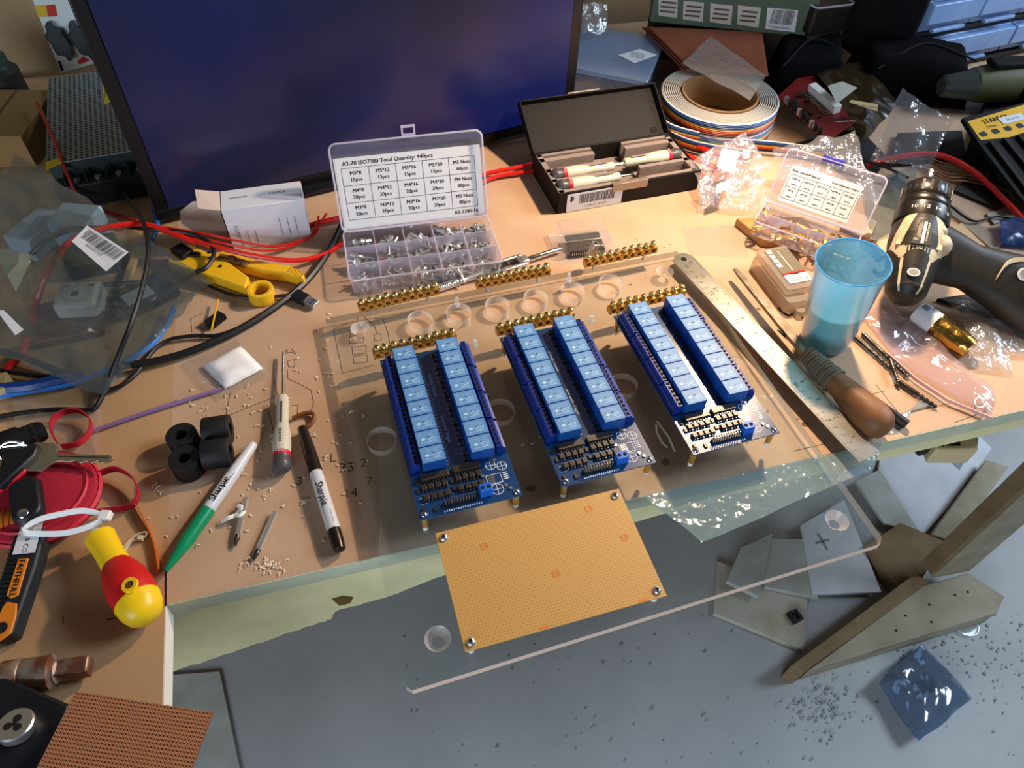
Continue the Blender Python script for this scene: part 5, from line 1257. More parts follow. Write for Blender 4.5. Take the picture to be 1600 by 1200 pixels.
p_ = MB(); p_.text('BOSCH', 6.5, TR(L * .69, 28, 26.05, R(-90 + 180))); tag(p_.build('lettering', mat('red_ink', '#c01820', .5), lb_, smooth=0))
MB().tube(smooth_path([(L * .56, 34, 26.1), (L * .58, 28, 26.3), (L * .56, 20, 26.1)], 4), .9, 5).build('drill_picture', M_ink, lb_)
k = at(1222, 466, TOP * 0 + 3); kk_ = MB().tube(smooth_path([Vector((0, 0, 0)), Vector((8, -12, 0)), Vector((20, -6, 0)), Vector((26, -16, 0)), Vector((36, -10, 0))], 5), 1.0, 6); o = kk_.build('twisted_wire', M_dark); o.location = (k + Vector((-6, -14, -2))) * MM; tag(o, 'kinked black wire scrap in front of the drill bit box', 'wire')

# ================================================================ standoff assortment box on a wooden block
A, B = at(1160, 374, .5), at(1240, 430, .5)
slab('wood_block', 'flat wooden block under the small assortment box', 'wood block', [at(1147, 352, .4), at(1188, 385, .4), at(1290, 400, .4), at(1250, 350, .4)], .4, 12, mat('block_wood', '#c8935a', .6, col2='#b07c48', scale=20), 1)
A, B = at(1171, 366, 14), at(1322, 420, 14); L = (B - A).length; M2 = frame(A, B)
t = thing('standoff_box', 'small clear assortment box of brass standoffs with a printed card', 'assortment box', M=M2)
D2, H2 = 48, 20
ol = rrect(L, D2, 6, 3, L / 2, D2 / 2); n_ = len(ol)
MB().add([(x, y, 0) for x, y in ol], [tuple(reversed(range(n_)))]).add([(x, y, 0) for x, y in ol] + [(x, y, H2) for x, y in ol], [(i, (i + 1) % n_, n_ + (i + 1) % n_, n_ + i) for i in range(n_)]).build('tray', F_box, t)
MB().tube([(x, y, H2) for x, y in ol], .9, 6, closed=True).build('tray_rim', film('rim'), t)
for i in range(1, 5): MB().add([(L * i / 5, 1, 0), (L * i / 5, D2 - 1, 0), (L * i / 5, D2 - 1, H2), (L * i / 5 - 1, D2 * .2, H2 + 3), (L * i / 5, 1, H2 * .7), (L * i / 5 + 1.2, 1, 0), (L * i / 5 + 1.2, D2 - 1, 0), (L * i / 5 + 1.2, D2 - 1, H2), (L * i / 5 + .2, D2 * .2, H2 + 3), (L * i / 5 + 1.2, 1, H2 * .7)], [(0, 1, 2, 3, 4), (9, 8, 7, 6, 5)]).build('divider', film('divider'), t, smooth=0)
MB().box((L / 2, D2 / 2, H2 / 2), (L - 2, 1, H2 - 1)).build('divider', film('divider'), t, smooth=0)
Ml2 = TR(0, D2 + 1, H2, 0, R(50)); LH2 = 68
lo_ = rrect(L, LH2, 7, 4, L / 2, LH2 / 2); n_ = len(lo_)
lid2 = MB().add([(x, y, 0) for x, y in lo_], [tuple(range(n_))], Ml2).add([(x, y, 0) for x, y in lo_] + [(x, y, 6) for x, y in lo_], [(i, (i + 1) % n_, n_ + (i + 1) % n_, n_ + i) for i in range(n_)], Ml2).build('lid', film('lid_film2'), t)
MB().tube([(x, y, 6) for x, y in lo_], 1.0, 6, Ml2, closed=True).build('lid_rim', film('rim'), lid2)
MB().box((L * .45, LH2 + 1, 4), (26, 7, 5), Ml2).build('blue_latch', mat('violet_latch', '#2c2c98', .4), lid2, bevel=1)
cx0 = 12; cw = L * .72; cd2 = MB().box((cx0 + cw / 2, LH2 * .42, 1), (cw, LH2 * .68, .4), Ml2).build('size_card', M_paper, lid2, smooth=0)
tx = MB(); gx0, gx1, gy0, gy1 = cx0 + 2, cx0 + cw - 2, 10, 40
for i in range(6): tx.box((gx0 + (gx1 - gx0) * i / 5, (gy0 + gy1) / 2, 1.3), (.6, gy1 - gy0, .05), Ml2)
for j in range(3): tx.box(((gx0 + gx1) / 2, gy0 + (gy1 - gy0) * j / 2, 1.3), (gx1 - gx0, .5, .05), Ml2)
for r_, row in enumerate((('M3*6+6', 'M3*10+6', 'M3*15+6', 'M3*20+6', 'M3 Nuts'), ('M3*6', 'M3*10', 'M3*15', 'M3*20', 'Screw'))):
    for c_, s_ in enumerate(row):
        x = gx0 + (gx1 - gx0) * (c_ + .5) / 5; y = gy1 - (gy1 - gy0) * (r_ + .5) / 2
        btext(tx, s_, 3.2, x, y + 3, Ml2, 1.3); btext(tx, '12PCS', 2.6, x, y - 4, Ml2, 1.3)
btext(tx, 'Brass Standoff Spacer', 4.0, gx0, 45, Ml2, 1.3, 'LEFT'); btext(tx, 'Total Quantity:120pcs', 3.8, gx1, 45, Ml2, 1.3, 'RIGHT')
tag(tx.build('printing', M_ink, cd2, smooth=0))
pr2 = MB().cyl((0, 0, 0), (9, 0, 0), 2.6, n=6).cyl((9, 0, 0), (14, 0, 0), 1.4, n=8).build('standoff', M_brass)
for c_ in range(5):
    for r_ in (0, 1):
        tag(pr2, None, 'standoff'); scatter(pr2, 7 if c_ else 8, c_, r_, 'brass standoff in the %s compartment, %s row, of the small box' % (wd[c_], ('front', 'back')[r_]), 'standoffs, %s compartment, %s row' % (wd[c_], ('front', 'back')[r_]), M2, L / 5, D2 / 2, 8)
bpy.data.objects.remove(pr2)

# ================================================================ cordless drill
A, B = at(1411, 474, 42), at(1450, 292, 106); L = (B - A).length
k_ = L / 205.0; Md = frame(A, B, (-.36, -.7, .62)) @ Matrix.Diagonal((k_, 1, 1, 1))
t = thing('cordless_drill', 'dusty black and cream cordless drill lying on its side, chuck pointing away', 'drill', M=Md)
M_db = mat('drill_black', '#15130f', .5, col2='#2a241a', scale=30, bump=.15); M_dc = mat('drill_cream', '#c8b898', .5, col2='#a8916a', scale=60, bump=.3, lo=.45, hi=.8)
k_ = 1.0
prof = [(0, 4), (3, 11), (9, 17), (20, 22), (40, 25), (70, 28), (100, 30), (122, 29), (132, 27)]
NX, NA = 200, 200; vs = []; fs = []; mi = []
def rad(x):
    for (x0, r0), (x1, r1) in zip(prof, prof[1:]):
        if x <= x1: u_ = (x - x0) / (x1 - x0); return r0 + (r1 - r0) * (u_ * (2 - u_) if x1 < 25 else u_)
    return prof[-1][1]
def cream(x, s_, zc):
    if zc < -.25: return False
    a = abs(s_)
    if x < 8: return False
    if x < 58: return .47 < a < .60
    if x < 78:
        if a < .5: return x > 58 + 13 * math.sqrt(max(0, 1 - (s_ / .5) ** 2)) and x < 76 and not (zc > 0 and (.14 < a < .18 or .26 < a < .30 or .38 < a < .42) and x < 75)
        return a < .64 + .015 * (x - 58)
    u_ = (x - 78) / 54
    if s_ > 0: return .66 - .34 * u_ < a < .97 - .30 * u_
    return a > .70 - .30 * u_
for i in range(NX + 1):
    x = 132 * i / NX; r_ = rad(x)
    for j in range(NA):
        th_ = 2 * math.pi * j / NA; y, z = math.sin(th_), math.cos(th_)
        bulge = 1 + .10 * max(0, z) ** 3
        vs.append((x * k_, r_ * y * .95, r_ * z * bulge))
for i in range(NX):
    for j in range(NA):
        fs.append((i * NA + j, i * NA + (j + 1) % NA, (i + 1) * NA + (j + 1) % NA, (i + 1) * NA + j))
        th_ = 2 * math.pi * (j + .5) / NA; mi.append(1 if cream(132 * (i + .5) / NX, math.sin(th_), math.cos(th_)) else 0)
hb = MB(); hb.v = [Vector(v) for v in vs]; hb.f = [list(f) for f in fs]; hb.mi = mi; hb.add(vs[:NA], [tuple(range(NA))]); hb.build('motor_housing', [M_db, M_dc], t)
gb = MB()
for x0, y0, z0, sx, sy, sz in ((100, -22, 6, 28, 13, 15), (118, -18, 12, 14, 9, 10)): gb.sphere((x0 * k_, y0, z0), 1, 14, sc=(sx * .62, sy, sz))
gb.build('gear_case', M_dc, t)
MB().lathe([(28.4, 132 * k_), (28.8, 134 * k_), (28.8, 156 * k_), (27, 158 * k_)], 48, Q).build('torque_collar', mat('collar', '#1a1712', .3, spec=.7), t)
nm = MB()
for i, s_ in enumerate(('10', '12', '14', '16')):
    a = R(26 - i * 24); nm.text(s_, 8, Matrix.Rotation(-a, 4, 'X') @ TR(145 * k_, 0, 29.0, R(-90)))
tag(nm.build('torque_number', M_paper, t, smooth=0), kind='stuff')
ck = MB().lathe([(25, 158 * k_), (26.5, 162 * k_), (26.5, 170 * k_), (24.5, 174 * k_), (25.5, 176 * k_), (25, 198 * k_), (20, 205 * k_), (7, 206 * k_)], 40, Q)
ck.build('chuck', mat('chuck_black', '#1c1612', .3, spec=.7), t)
fl_ = MB()
for i in range(20):
    a = 2 * math.pi * i / 20; fl_.box((187 * k_, 0, 25.4), (18 * k_, 2.6, 1.2), Matrix.Rotation(a, 4, 'X'))
tag(fl_.build('chuck_rib', M_black, t), kind='stuff')
o_ = MB(); rings = []
for i in range(31):
    tw = i * .6; r_ = 3.2 if i < 29 else .6; rings.append([((204 + i * 1.15) * k_, r_ * math.cos(2 * math.pi * j / 12 + tw) * (1 if (j % 6) in (0, 1, 5) else .55), r_ * math.sin(2 * math.pi * j / 12 + tw) * (1 if (j % 6) in (0, 1, 5) else .55)) for j in range(12)])
o_.loft(rings).build('drill_bit', M_steel, t)
lp = MB().prism([(72, -10), (72, 10), (112, 5), (115, 0), (112, -5)], 0, 1.6, TR(4, 0, 32.0, 0, 0, 0)).build('rating_plate', mat('plate_dark', '#2a2620', .4), t, bevel=.4)
MB().box((96, -1.0, 33.8), (36, 3.0, .5)).build('plate_bar', M_paper, lp, smooth=0)
pt_ = MB()
for i in range(5): pt_.box((98 + (i % 2) * 3, 2.0 + i * .8 - 0.2, 33.8), (30 - i * 3, .35, .3))
[pt_.box((84 + i * 4, -4.6, 33.8), (2.6, 1.6, .2)) for i in range(8)]; pt_.lathe([(2.6, 0), (1.9, 0)], 16, TR(84, 5.5, 33.8)); tag(pt_.build('plate_print', mat('plate_grey', '#b0a890', .5), lp, smooth=0), kind='stuff')
for s_ in (-1, 1):
    for q in range(0): MB().box(((58 + q * 0) * k_, s_ * (8 + q * 3.4), 34 - q * 1.0), (9, 1.6, 1.4)).build('vent_slot', M_dark, t)
    MB().box((84 * k_, s_ * 20, 22), (9, 5, 2), Matrix.Identity(4)).build('side_vent', M_dc, t)
MB().lathe([(6.4, 0), (6.4, 1.4), (5, 1.6)], 20, TR(34, 0, 26.4)).build('badge_ring', M_paper, t); MB().cyl((34, 0, 26), (34, 0, 28.1), 5, n=18).build('badge', mat('badge_grey', '#8a8478', .4), t)
# handle going off to the right
A, B = at(1452, 398, 62), at(1640, 452, 48); Mh = frame(A, B, (-.1, -.7, .7)); Lh = (B - A).length
hs_ = MB(); rings = []
for x, hy, hz, oy in ((-10, 36, 20, 4), (18, 30, 22, 2), (45, 25, 22, -1), (80, 32, 22, -6), (Lh, 46, 24, -16)):
    rings.append([(x, oy + hy * math.copysign(abs(math.cos(a)) ** .7, math.cos(a)), hz * math.copysign(abs(math.sin(a)) ** .7, math.sin(a))) for a in [2 * math.pi * j / 24 for j in range(24)]])
wbuild(hs_.loft(rings, Mh), 'handle', M_db, t)
tr_ = MB().strap([Mh @ p for p in smooth_path([Vector((66, -8, 22)), Vector((72, 10, 22)), Vector((90, 19, 19)), Vector((120, 21, 18)), Vector((Lh, 22, 18))], 6)], 5, 3.0, wdir=Mh.to_3x3() @ Vector((0, 1, 0)))
wbuild(tr_, 'handle_trim', M_dc, t)
wbuild(MB().lathe([(7, 0), (7, 1.6), (5.4, 1.8)], 20, Mh @ TR(92, 3, 21.4)), 'handle_ring', M_paper, t); wbuild(MB().cyl((92, 3, 21), (92, 3, 23.2), 5.4, n=18, M=Mh), 'handle_screw', mat('badge_grey'), t)

# ================================================================ bags and tubes on the right of the bench
crumple('zip_bag', 'pinkish clear zip bag at the front right edge of the bench', 'bag', [at(1384, 553, 4), at(1440, 513, 6), at(1556, 612, 5), at(1548, 652, 4)], 22, 12, 3, 7, 31, F_bagp, fscale=.06)
o = MB().tube([at(1531 + 9 * math.cos(a * .52), 629 + 8 * math.sin(a * .52), 6 + a * .15) for a in range(20)], .9, 6); P0 = o.v[0].copy(); o.v = [p - P0 for p in o.v]; ob = o.build('wire_ring', M_steel); ob.location = P0 * MM; tag(ob, 'small wire ring at the tip of the pinkish zip bag', 'ring')
st_ = MB().strap([at(1386, 553, 6), at(1430, 592, 5), at(1480, 625, 5), at(1550, 654, 5)], 4, 1.4); wbuild(st_, 'zip_seal', mat('pink_seal', '#d8a8a0', .4), bpy.data.objects['zip_bag'])
A, B = at(1434, 486, 16), at(1516, 546, 14); L = (B - A).length
t = thing('foil_tube', 'gold foil roll with a white barcode label beneath the drill', 'tube', M=frame(A, B))
MB().lathe([(12, 0), (12.6, 2), (13, L * .36)], 28, Q).build('paper_label', M_paper, t)
MB().lathe([(13, L * .36), (12, L * .42), (13.4, L * .5), (12, L * .62), (13.4, L * .74), (12.4, L * .9), (11, L)], 28, Q).build('foil', mat('gold_foil', '#c09848', .22, 1, bump=1, bscale=120), t)
p_ = MB(); p_.text('COMV', 6, TR(L * .2, 0, 13.2, R(90))); 
for i in range(9): p_.box((3 + i * .9, -3, 13), (.5, 9, .4))
tag(p_.build('label_print', M_ink, t, smooth=0), kind='stuff')
crumple('clear_bag', 'ruffled clear bag end beyond the gold foil roll', 'bag', [at(1508, 520, 10), at(1560, 500, 10), at(1582, 580, 5), at(1520, 575, 5)], 14, 12, 5, 6, 41, F_bag, fscale=.07)
crumple('clear_bag', 'clear bag under the drill handle at the right frame edge', 'bag', [at(1480, 470, 12), at(1640, 470, 12), at(1640, 560, 5), at(1530, 545, 8)], 18, 12, 6, 6, 43, F_bag, fscale=.05)
crumple('clear_bag', 'clear flat bag between the tumbler and the drill', 'bag', [at(1345, 490, 4), at(1400, 455, 5), at(1450, 500, 5), at(1400, 560, 3)], 14, 12, 3, 4, 44, F_bagp, fscale=.06)
crumple('clear_bag', 'clear bag with a blank label at the right corner of the black case', 'bag', [at(1078, 250, 34), at(1165, 205, 44), at(1205, 265, 20), at(1100, 318, 8)], 18, 14, 7, 7, 51, F_bagp, fscale=.05)
b1 = bpy.data.objects[-1] if False else [o for o in bpy.data.objects if o.get('label', '').startswith('clear bag with a blank')][0]
sticker(b1, [at(1128, 232, 52), at(1154, 236, 52), at(1147, 273, 46), at(1120, 260, 46)], M_paper, 'label')
crumple('clear_bag', 'bright crumpled clear bag in front of the small assortment box', 'bag', [at(1090, 292, 22), at(1195, 275, 26), at(1200, 330, 10), at(1092, 326, 8)], 18, 14, 6, 6, 52, F_bag, fscale=.06)
b1 = [o for o in bpy.data.objects if o.get('label', '').startswith('bright crumpled')][0]
sticker(b1, [at(1120, 288, 36), at(1141, 280, 36), at(1141, 294, 34), at(1118, 302, 34)], M_paper, 'label')
crumple('clear_bag', 'crumpled clear bag standing behind the small assortment box', 'bag', [at(1205, 235, 50), at(1335, 205, 75), at(1372, 320, 20), at(1230, 290, 20)], 20, 16, 8, 8, 53, F_bag, fscale=.05)
crumple('clear_bag', 'tall folded clear bag leaning behind the drill', 'bag', [at(1408, 142, 85), at(1490, 190, 70), at(1450, 268, 20), at(1360, 248, 20)], 16, 14, 6, 5, 54, F_bag, fscale=.05)
crumple('clear_bag', 'dusty clear bag lying in the clutter behind the chuck', 'bag', [at(1345, 285, 8), at(1430, 262, 10), at(1440, 340, 6), at(1360, 380, 4)], 14, 12, 4, 5, 55, F_bagg, fscale=.05)
crumple('clear_bag', 'flat clear bag lying on the bench behind the ruler end', 'bag', [at(1065, 355, 1), at(1165, 350, 1), at(1170, 402, 1), at(1080, 398, 1)], 8, 8, .8, .5, 56, F_film, fscale=.03)
crumple('blue_bag', 'small blue plastic bag at the right frame edge', 'bag', [at(1560, 345, 10), at(1640, 335, 14), at(1640, 385, 8), at(1565, 380, 8)], 10, 8, 5, 6, 57, film('blue_bag_film', tint='#6a90c8', haze=.4, hazecol='#3c68b0', rough=.2), fscale=.05)
# strips of card and wood in the clutter
for i, (q, c_, lb_) in enumerate(((((1478, 330), (1492, 322), (1570, 382), (1552, 392)), '#8a7c6c', 'grey-brown card strip right of the chuck'),
        (((1540, 335), (1600, 318), (1600, 334), (1552, 352)), '#a09484', 'pale card strip near the right frame edge'),
        (((1352, 298), (1400, 275), (1412, 290), (1362, 316)), '#7a7468', 'grey strip left of the drill chuck'),
        (((1470, 365), (1500, 352), (1545, 395), (1520, 402)), '#b09878', 'tan board scrap beside the gear case'),
        (((1490, 240), (1580, 230), (1560, 262), (1500, 262)), '#5c564a', 'dark grey card under the red cable'),
        (((1322, 330), (1368, 352), (1356, 380), (1310, 360)), '#a8927a', 'tan scrap right of the small assortment box'),
        (((1360, 420), (1410, 400), (1415, 412), (1370, 432)), '#b8a488', 'tan strip behind the drill base'))):
    slab('card_strip', lb_, 'scrap', [at(x, y, 1) for x, y in q], .6 + i * .9, 2.2 + i * .9, mat('strip%d' % i, c_, .7, bump=.2), .3)
A, B = at(1352, 372, 8), at(1380, 402, 8); t = thing('dusty_bolt', 'dusty brown bolt lying between the tumbler and the drill', 'bolt', M=frame(A, B)); L = (B - A).length
MB().cyl((0, 0, 0), (L * .35, 0, 0), 9, n=6).build('head', M_rust, t, bevel=.6); MB().cyl((L * .35, 0, 0), (L, 0, 0), 5, n=12).build('shank', M_rust, t)
# cables right
cable('red_cable', 'red cable looping out at the right of the black case, back one', 'cable', [(1015, 197, 12), (1045, 205, 16), (1080, 222, 16), (1115, 240, 12)], 3.4, M_red)
cable('red_cable', 'red cable loop behind the blank-labelled bag', 'cable', [(1045, 240, 14), (1038, 228, 18), (1058, 236, 20), (1085, 248, 16), (1120, 262, 8)], 3.4, M_red)
cable('red_cable', 'red cable loop touching the corner of the black case', 'cable', [(1040, 228, 10), (1050, 246, 10), (1075, 262, 8), (1100, 275, 6)], 3.0, M_red)
cable('red_cable', 'red cable arching behind the drill chuck to the frame edge', 'cable', [(1340, 262, 6), (1375, 252, 9), (1400, 246, 14), (1450, 240, 20), (1490, 250, 22), (1530, 275, 18), (1565, 308, 14), (1600, 345, 12)], 4.0, M_red)
for i in range(6):
    cable('thin_wire', 'thin brown wire in the fan behind the drill chuck', 'wire', [(1455, 248 + i * 4, 10), (1480, 256 + i * 5, 10), (1510, 258 + i * 5, 10), (1545, 270 + i * 4, 8)], .9, mat('wire_tan', '#9a6a40', .5), 'thin wires fanned out behind the drill chuck')
cable('black_wire', 'black wire lying in front of the tall folded bag', 'wire', [(1350, 250, 12), (1385, 262, 12), (1420, 278, 10)], 1.8, M_cable)
# hanging and floor films
crumple('plastic_sheet', 'clear plastic bag hanging below the bench under the acrylic sheet', 'bag', [at(1000, 786, -11), at(1370, 702, -11), at(1330, 778, -50), at(1076, 888, -50)], 20, 14, 5, 3, 61, F_bagg if False else film('hang_film', tint='#e8eeee', haze=.40, hazecol='#c8d4d8', rough=.15, bump=.8, ior=1.6), fscale=.02)
crumple('plastic_sheet', 'clear plastic hanging under the bench between the ruler end and the clamp', 'bag', [at(1290, 705, -24), at(1440, 655, -24), at(1380, 700, -90), at(1320, 790, -140)], 14, 12, 4, 3, 62, film('hang_film'), fscale=.025)
q = [at(592, 642, TOP + .6), at(700, 642, TOP + .6), at(735, 862, TOP + .6), at(592, 890, TOP + .6)]
c = sum(q, Vector()) / 4; o = MB().add([p - c for p in q], [(3, 2, 1, 0)]).build('protective_film', film('prot_film', haze=.13, hazecol='#c8ccc8', rough=.3, bump=.3, bscale=400), smooth=0); o.location = c * MM; tag(o, 'thin frosted film on the acrylic under the left relay board', 'film')
crumple('foil_bag', 'crumpled bluish antistatic bag on the concrete floor', 'bag', [Pf(1430, 1012) + Vector((0, 0, 25)), Pf(1500, 1100) + Vector((0, 0, 30)), Pf(1425, 1165) + Vector((0, 0, 25)), Pf(1362, 1078) + Vector((0, 0, 30))], 12, 10, 16, 22, 71, film('antistatic', tint='#9cacc0', haze=.42, hazecol='#90a8c4', rough=.12, ior=1.9, bump=.5, bscale=20), fscale=.014)
# clamp hanging under the bench edge
z_ = -95
t = thing('bench_clamp', 'cream and black clamp hanging under the right of the bench', 'clamp', at(1480, 695, z_), R(10))
MB().prism([(-28, -14), (20, -20), (34, 4), (22, 20), (-20, 22)], -14, 14).build('jaw', mat('clamp_cream', '#cdb98a', .5), t, bevel=3)
MB().box((-32, 6, 4), (16, 26, 24), rz=.2).build('pad', M_black, t, bevel=3); MB().cyl((-6, 26, 10), (18, 34, 10), 9, n=14).build('knob', M_black, t, bevel=1)
MB().box((-8, 4, 15), (22, 12, 3)).build('grey_plate', mat('clamp_grey', '#8a98a8', .4), t, bevel=.6); MB().cyl((-18, -8, 14), (-18, -8, 15), 2.4, n=8).build('rivet', M_dark, t)
MB().box((-70, 12, -4), (60, 14, 8), rz=.15).build('bar', mat('clamp_bar', '#8a7448', .5), t, bevel=1)
MB().prism([(-14, -10), (2, -12), (4, -6), (-4, -2), (-14, -4)], 14, 15).build('trigger', M_black, t, bevel=.4)
crumple('clear_bag', 'clear plastic bag bulging behind the hanging clamp', 'bag', [at(1420, 668, -110), at(1530, 650, -110), at(1528, 700, -130), at(1500, 735, -130)], 12, 10, 5, 6, 63, film('hang_film'), fscale=.03)

# dark odds and ends filling the back right of the bench
for i, (q, z1, c_, lb_) in enumerate((
        (((1222, 232), (1300, 262), (1352, 300), (1385, 250), (1340, 205)), 6, '#141210', 'thin black pouch under the red circuit board'),
        (((1385, 262), (1505, 250), (1500, 210), (1400, 214)), 8, '#1c1a18', 'dark flat case between the tall folded bag and the blade pack'),
        (((1368, 318), (1410, 330), (1440, 300), (1392, 278)), 4, '#3a3630', 'dark brown card left of the drill chuck'),
        (((1490, 300), (1560, 330), (1575, 305), (1510, 278)), 4, '#28261f', 'near-black card beneath the fan of thin wires'),
        (((1462, 470), (1560, 500), (1640, 480), (1560, 455)), 5, '#23201c', 'dark flat scrap under the drill handle'))):
    slab('dark_scrap', lb_, 'scrap', [at(x, y, 1) for x, y in q], .4, z1, mat('dark_scrap%d' % i, c_, .75, bump=.2), .5)
cable('black_wire', 'black wire looping beside the small assortment box corner', 'wire', [(1345, 240, 10), (1352, 262, 10), (1348, 285, 8), (1358, 305, 5)], 2.6, M_cable)
cable('black_wire', 'black wire lying across the cards near the right frame edge', 'wire', [(1480, 318, 8), (1520, 345, 7), (1560, 338, 7), (1620, 352, 6)], 1.6, M_cable)
for x, y, r_, lb_ in ((1535, 395, 5, 'small brown nut-like scrap near the blue bag'), (1448, 345, 4, 'small grey scrap by the torque collar')):
    p = at(x, y, 1); t = thing('metal_scrap', lb_, 'scrap', (p.x, p.y, .5)); MB().lathe([(r_ * .5, 0), (r_, 0), (r_, r_), (r_ * .5, r_)], 6, closed=True).build('nut', M_rust, t)
# ================================================================ back left: card, power supply, boxes
Pw = bench(0, 935, 0)
def aw(x, y, dep): return atp(x, y, bench(0, dep, 0), AY)
t = thing('plug_card', 'white blister card with two black plugs against the back wall', 'blister card', M=frame(bench(-1000, 935, 0), bench(0, 935, 0)))
Ti = t.matrix_world.copy(); Ti.translation = Ti.translation / MM; Ti = Ti.inverted(); Mxz = Matrix(((1, 0, 0, 0), (0, 0, 1, 0), (0, 1, 0, 0), (0, 0, 0, 1)))
def cardpoly(pts, y0, y1, name, m_, par=t, bev=0):
    q = [Ti @ aw(x, y, 935) for x, y in pts]; mb = MB().prism([(p.x, p.z) for p in q], -y1, -y0, Matrix(((1, 0, 0, 0), (0, 0, 1, 0), (0, 1, 0, 0), (0, 0, 0, 1))))
    return mb.build(name, m_, par, bevel=bev, smooth=0 if not bev else 40)
cardpoly([(40, -30), (95, 114), (176, 90), (140, -30)], 0, 1, 'card', mat('card_white', '#c4ccc8', .6))
for dx, dy in ((0, 0), (36, -1)):
    p = cardpoly([(72 + dx, 32 + dy), (80 + dx, 30 + dy), (84 + dx, 38 + dy), (97 + dx, 42 + dy), (98 + dx, 46 + dy), (106 + dx, 54 + dy), (114 + dx, 68 + dy), (112 + dx, 72 + dy), (117 + dx, 84 + dy), (110 + dx, 88 + dy), (104 + dx, 80 + dy), (92 + dx, 78 + dy), (88 + dx, 72 + dy), (80 + dx, 58 + dy), (72 + dx, 50 + dy), (76 + dx, 44 + dy)], 3, 20, 'plug', mat('plug_black', '#22282a', .5), bev=3)
cardpoly([(54, 8), (86, 6), (90, 24), (60, 26)], 1.2, 1.6, 'yellow_patch', mat('card_yellow', '#c8a020', .6)); cardpoly([(72, 8), (86, 6), (90, 24), (76, 25)], 1.8, 2.1, 'red_patch', mat('card_red', '#b02818', .6))
cardpoly([(135, 8), (143, 6), (147, 22), (140, 24)], 1.2, 1.6, 'red_patch', mat('card_red')); cardpoly([(121, 95), (130, 87), (141, 94), (124, 100)], 1.2, 1.6, 'red_arrow', mat('card_red')); cardpoly([(90, 95), (95, 95), (100, 110), (96, 111)], 1.2, 1.6, 'grey_mark', M_black)
A, B = at(72, 258, 52), at(214, 208, 52); L = (B - A).length
t = thing('power_supply', 'perforated metal power supply with yellow warning stickers', 'power supply', M=Matrix.Translation((A.x, A.y, .5)) @ Matrix.Rotation(R(24), 4, 'Z')); L = 128
Dp = 226
M_ps = dotmat('perf_steel', '#7e8a8c', '#080c0c', 6.2, 2.3, .4)
MB().box((L / 2, Dp / 2, 51.2), (L, Dp, 1.4)).build('perforated_cover', M_ps, t, smooth=0)
MB().box((L / 2, Dp / 2, 25), (L - 2, Dp, 50)).build('case', mat('ps_case', '#39423f', .5, .3), t, smooth=0)
MB().box((L / 2, -12, 16), (L, 24, 31)).build('terminal_ledge', mat('ps_dark', '#22262a', .4), t, bevel=1)
for i in range(5): MB().box((L * (.12 + i * .19), -13, 36), (2, 18, 9)).build('terminal_fin', M_black, t)
for i in range(4): MB().cyl((L * (.21 + i * .19), -13, 31), (L * (.21 + i * .19), -13, 34), 4, n=10).build('terminal_screw', M_steel, t)
Pst = lambda x, y: t.matrix_world.inverted() @ (at(x, y, 52) * MM) / MM
q = [Pst(*p) for p in ((160, 133), (186, 127), (188, 155), (163, 164))]; yl = MB().prism([(p.x, p.y) for p in q], 52, 52.4).build('warning_sticker', mat('sticker_yellow', '#d8c020', .5), t, smooth=0)
c = sum(q, Vector()) / 4; wt = MB().box((c.x + 8, c.y + 2, 52.5), (3, 24, .1))
for i in range(4): wt.box((c.x - 8 + i * 3.4, c.y - 2, 52.5), (.7, 22, .1))
tag(wt.build('sticker_print', M_ink, yl, smooth=0), kind='stuff')
q = [Pst(*p) for p in ((72, 254), (95, 247), (97, 256), (72, 266))]; MB().prism([(p.x, p.y) for p in q], 52, 52.4).build('warning_sticker', mat('sticker_yellow'), t, smooth=0)
A, B = at(118, 304, 14), at(232, 264, 14); L = (B - A).length; t = thing('metal_rail', 'silver metal channel lying in front of the power supply', 'rail', M=frame(A, B))
MB().box((L / 2, 8, 0), (L, 18, 2)).box((L / 2, 0, 5), (L, 2, 10)).box((L / 2, 16, 5), (L, 2, 10)).build('channel', M_steel, t, bevel=.4)
t, L = blockthing('cardboard_box', 'brown cardboard box at the left frame edge beside the power supply', 'box', (-60, 262), (58, 262), .5, 120, 46, mat('cardboard', '#8a6c40', .8, bump=.2), 1)
MB().box((L * .5, 60, 46.6), (3, 118, .5)).build('lid_seam', mat('cardboard_seam', '#5c4626', .8), t, smooth=0)
A = at(12, 140, 30); t = thing('dark_bottle', 'dark can-like object standing at the left behind the cardboard box', 'can', (A.x, A.y, .5))
MB().lathe([(24, 0), (26, 2), (26, 58), (22, 62), (17, 66), (14, 78), (.1, 79)], 28).build('can', mat('can_dark', '#1c1c18', .5), t); MB().lathe([(17, 66), (18, 68), (18, 78), (.1, 80)], 20).build('cap', mat('can_cap', '#2a4038', .5), t)

# ================================================================ back right
A, B = at(862, 100, 50), at(1011, 128, 50); L = (B - A).length; Mo = frame(Vector((A.x, A.y, .5)), Vector((B.x, B.y, .5)))
t = thing('organiser_box', 'large clear blue-tinted organiser box right of the monitor', 'organiser box', M=Mo)
Dp = 150
MB().box((L / 2, Dp / 2, 21), (L, Dp, 42)).build('base', F_boxb, t, bevel=2); MB().box((L / 2, Dp / 2, 47), (L + 3, Dp + 3, 8)).build('lid', F_boxb, t, bevel=2)
for i in (1, 2, 3): MB().box((L * i / 4, Dp / 2, 21), (1.4, Dp - 4, 38)).build('divider', film('blue_clear_box'), t, smooth=0)
MB().box((L * .98, Dp * .3, 40), (8, 18, 16)).build('latch', F_boxb, t, bevel=1)
sp_ = MB().tube([(L * .62 + i * .55, 12 + 3.5 * math.cos(i * .8), 26 - i * .3 + 3.5 * math.sin(i * .8)) for i in range(60)], .6, 5).build('spring', M_steel, t)
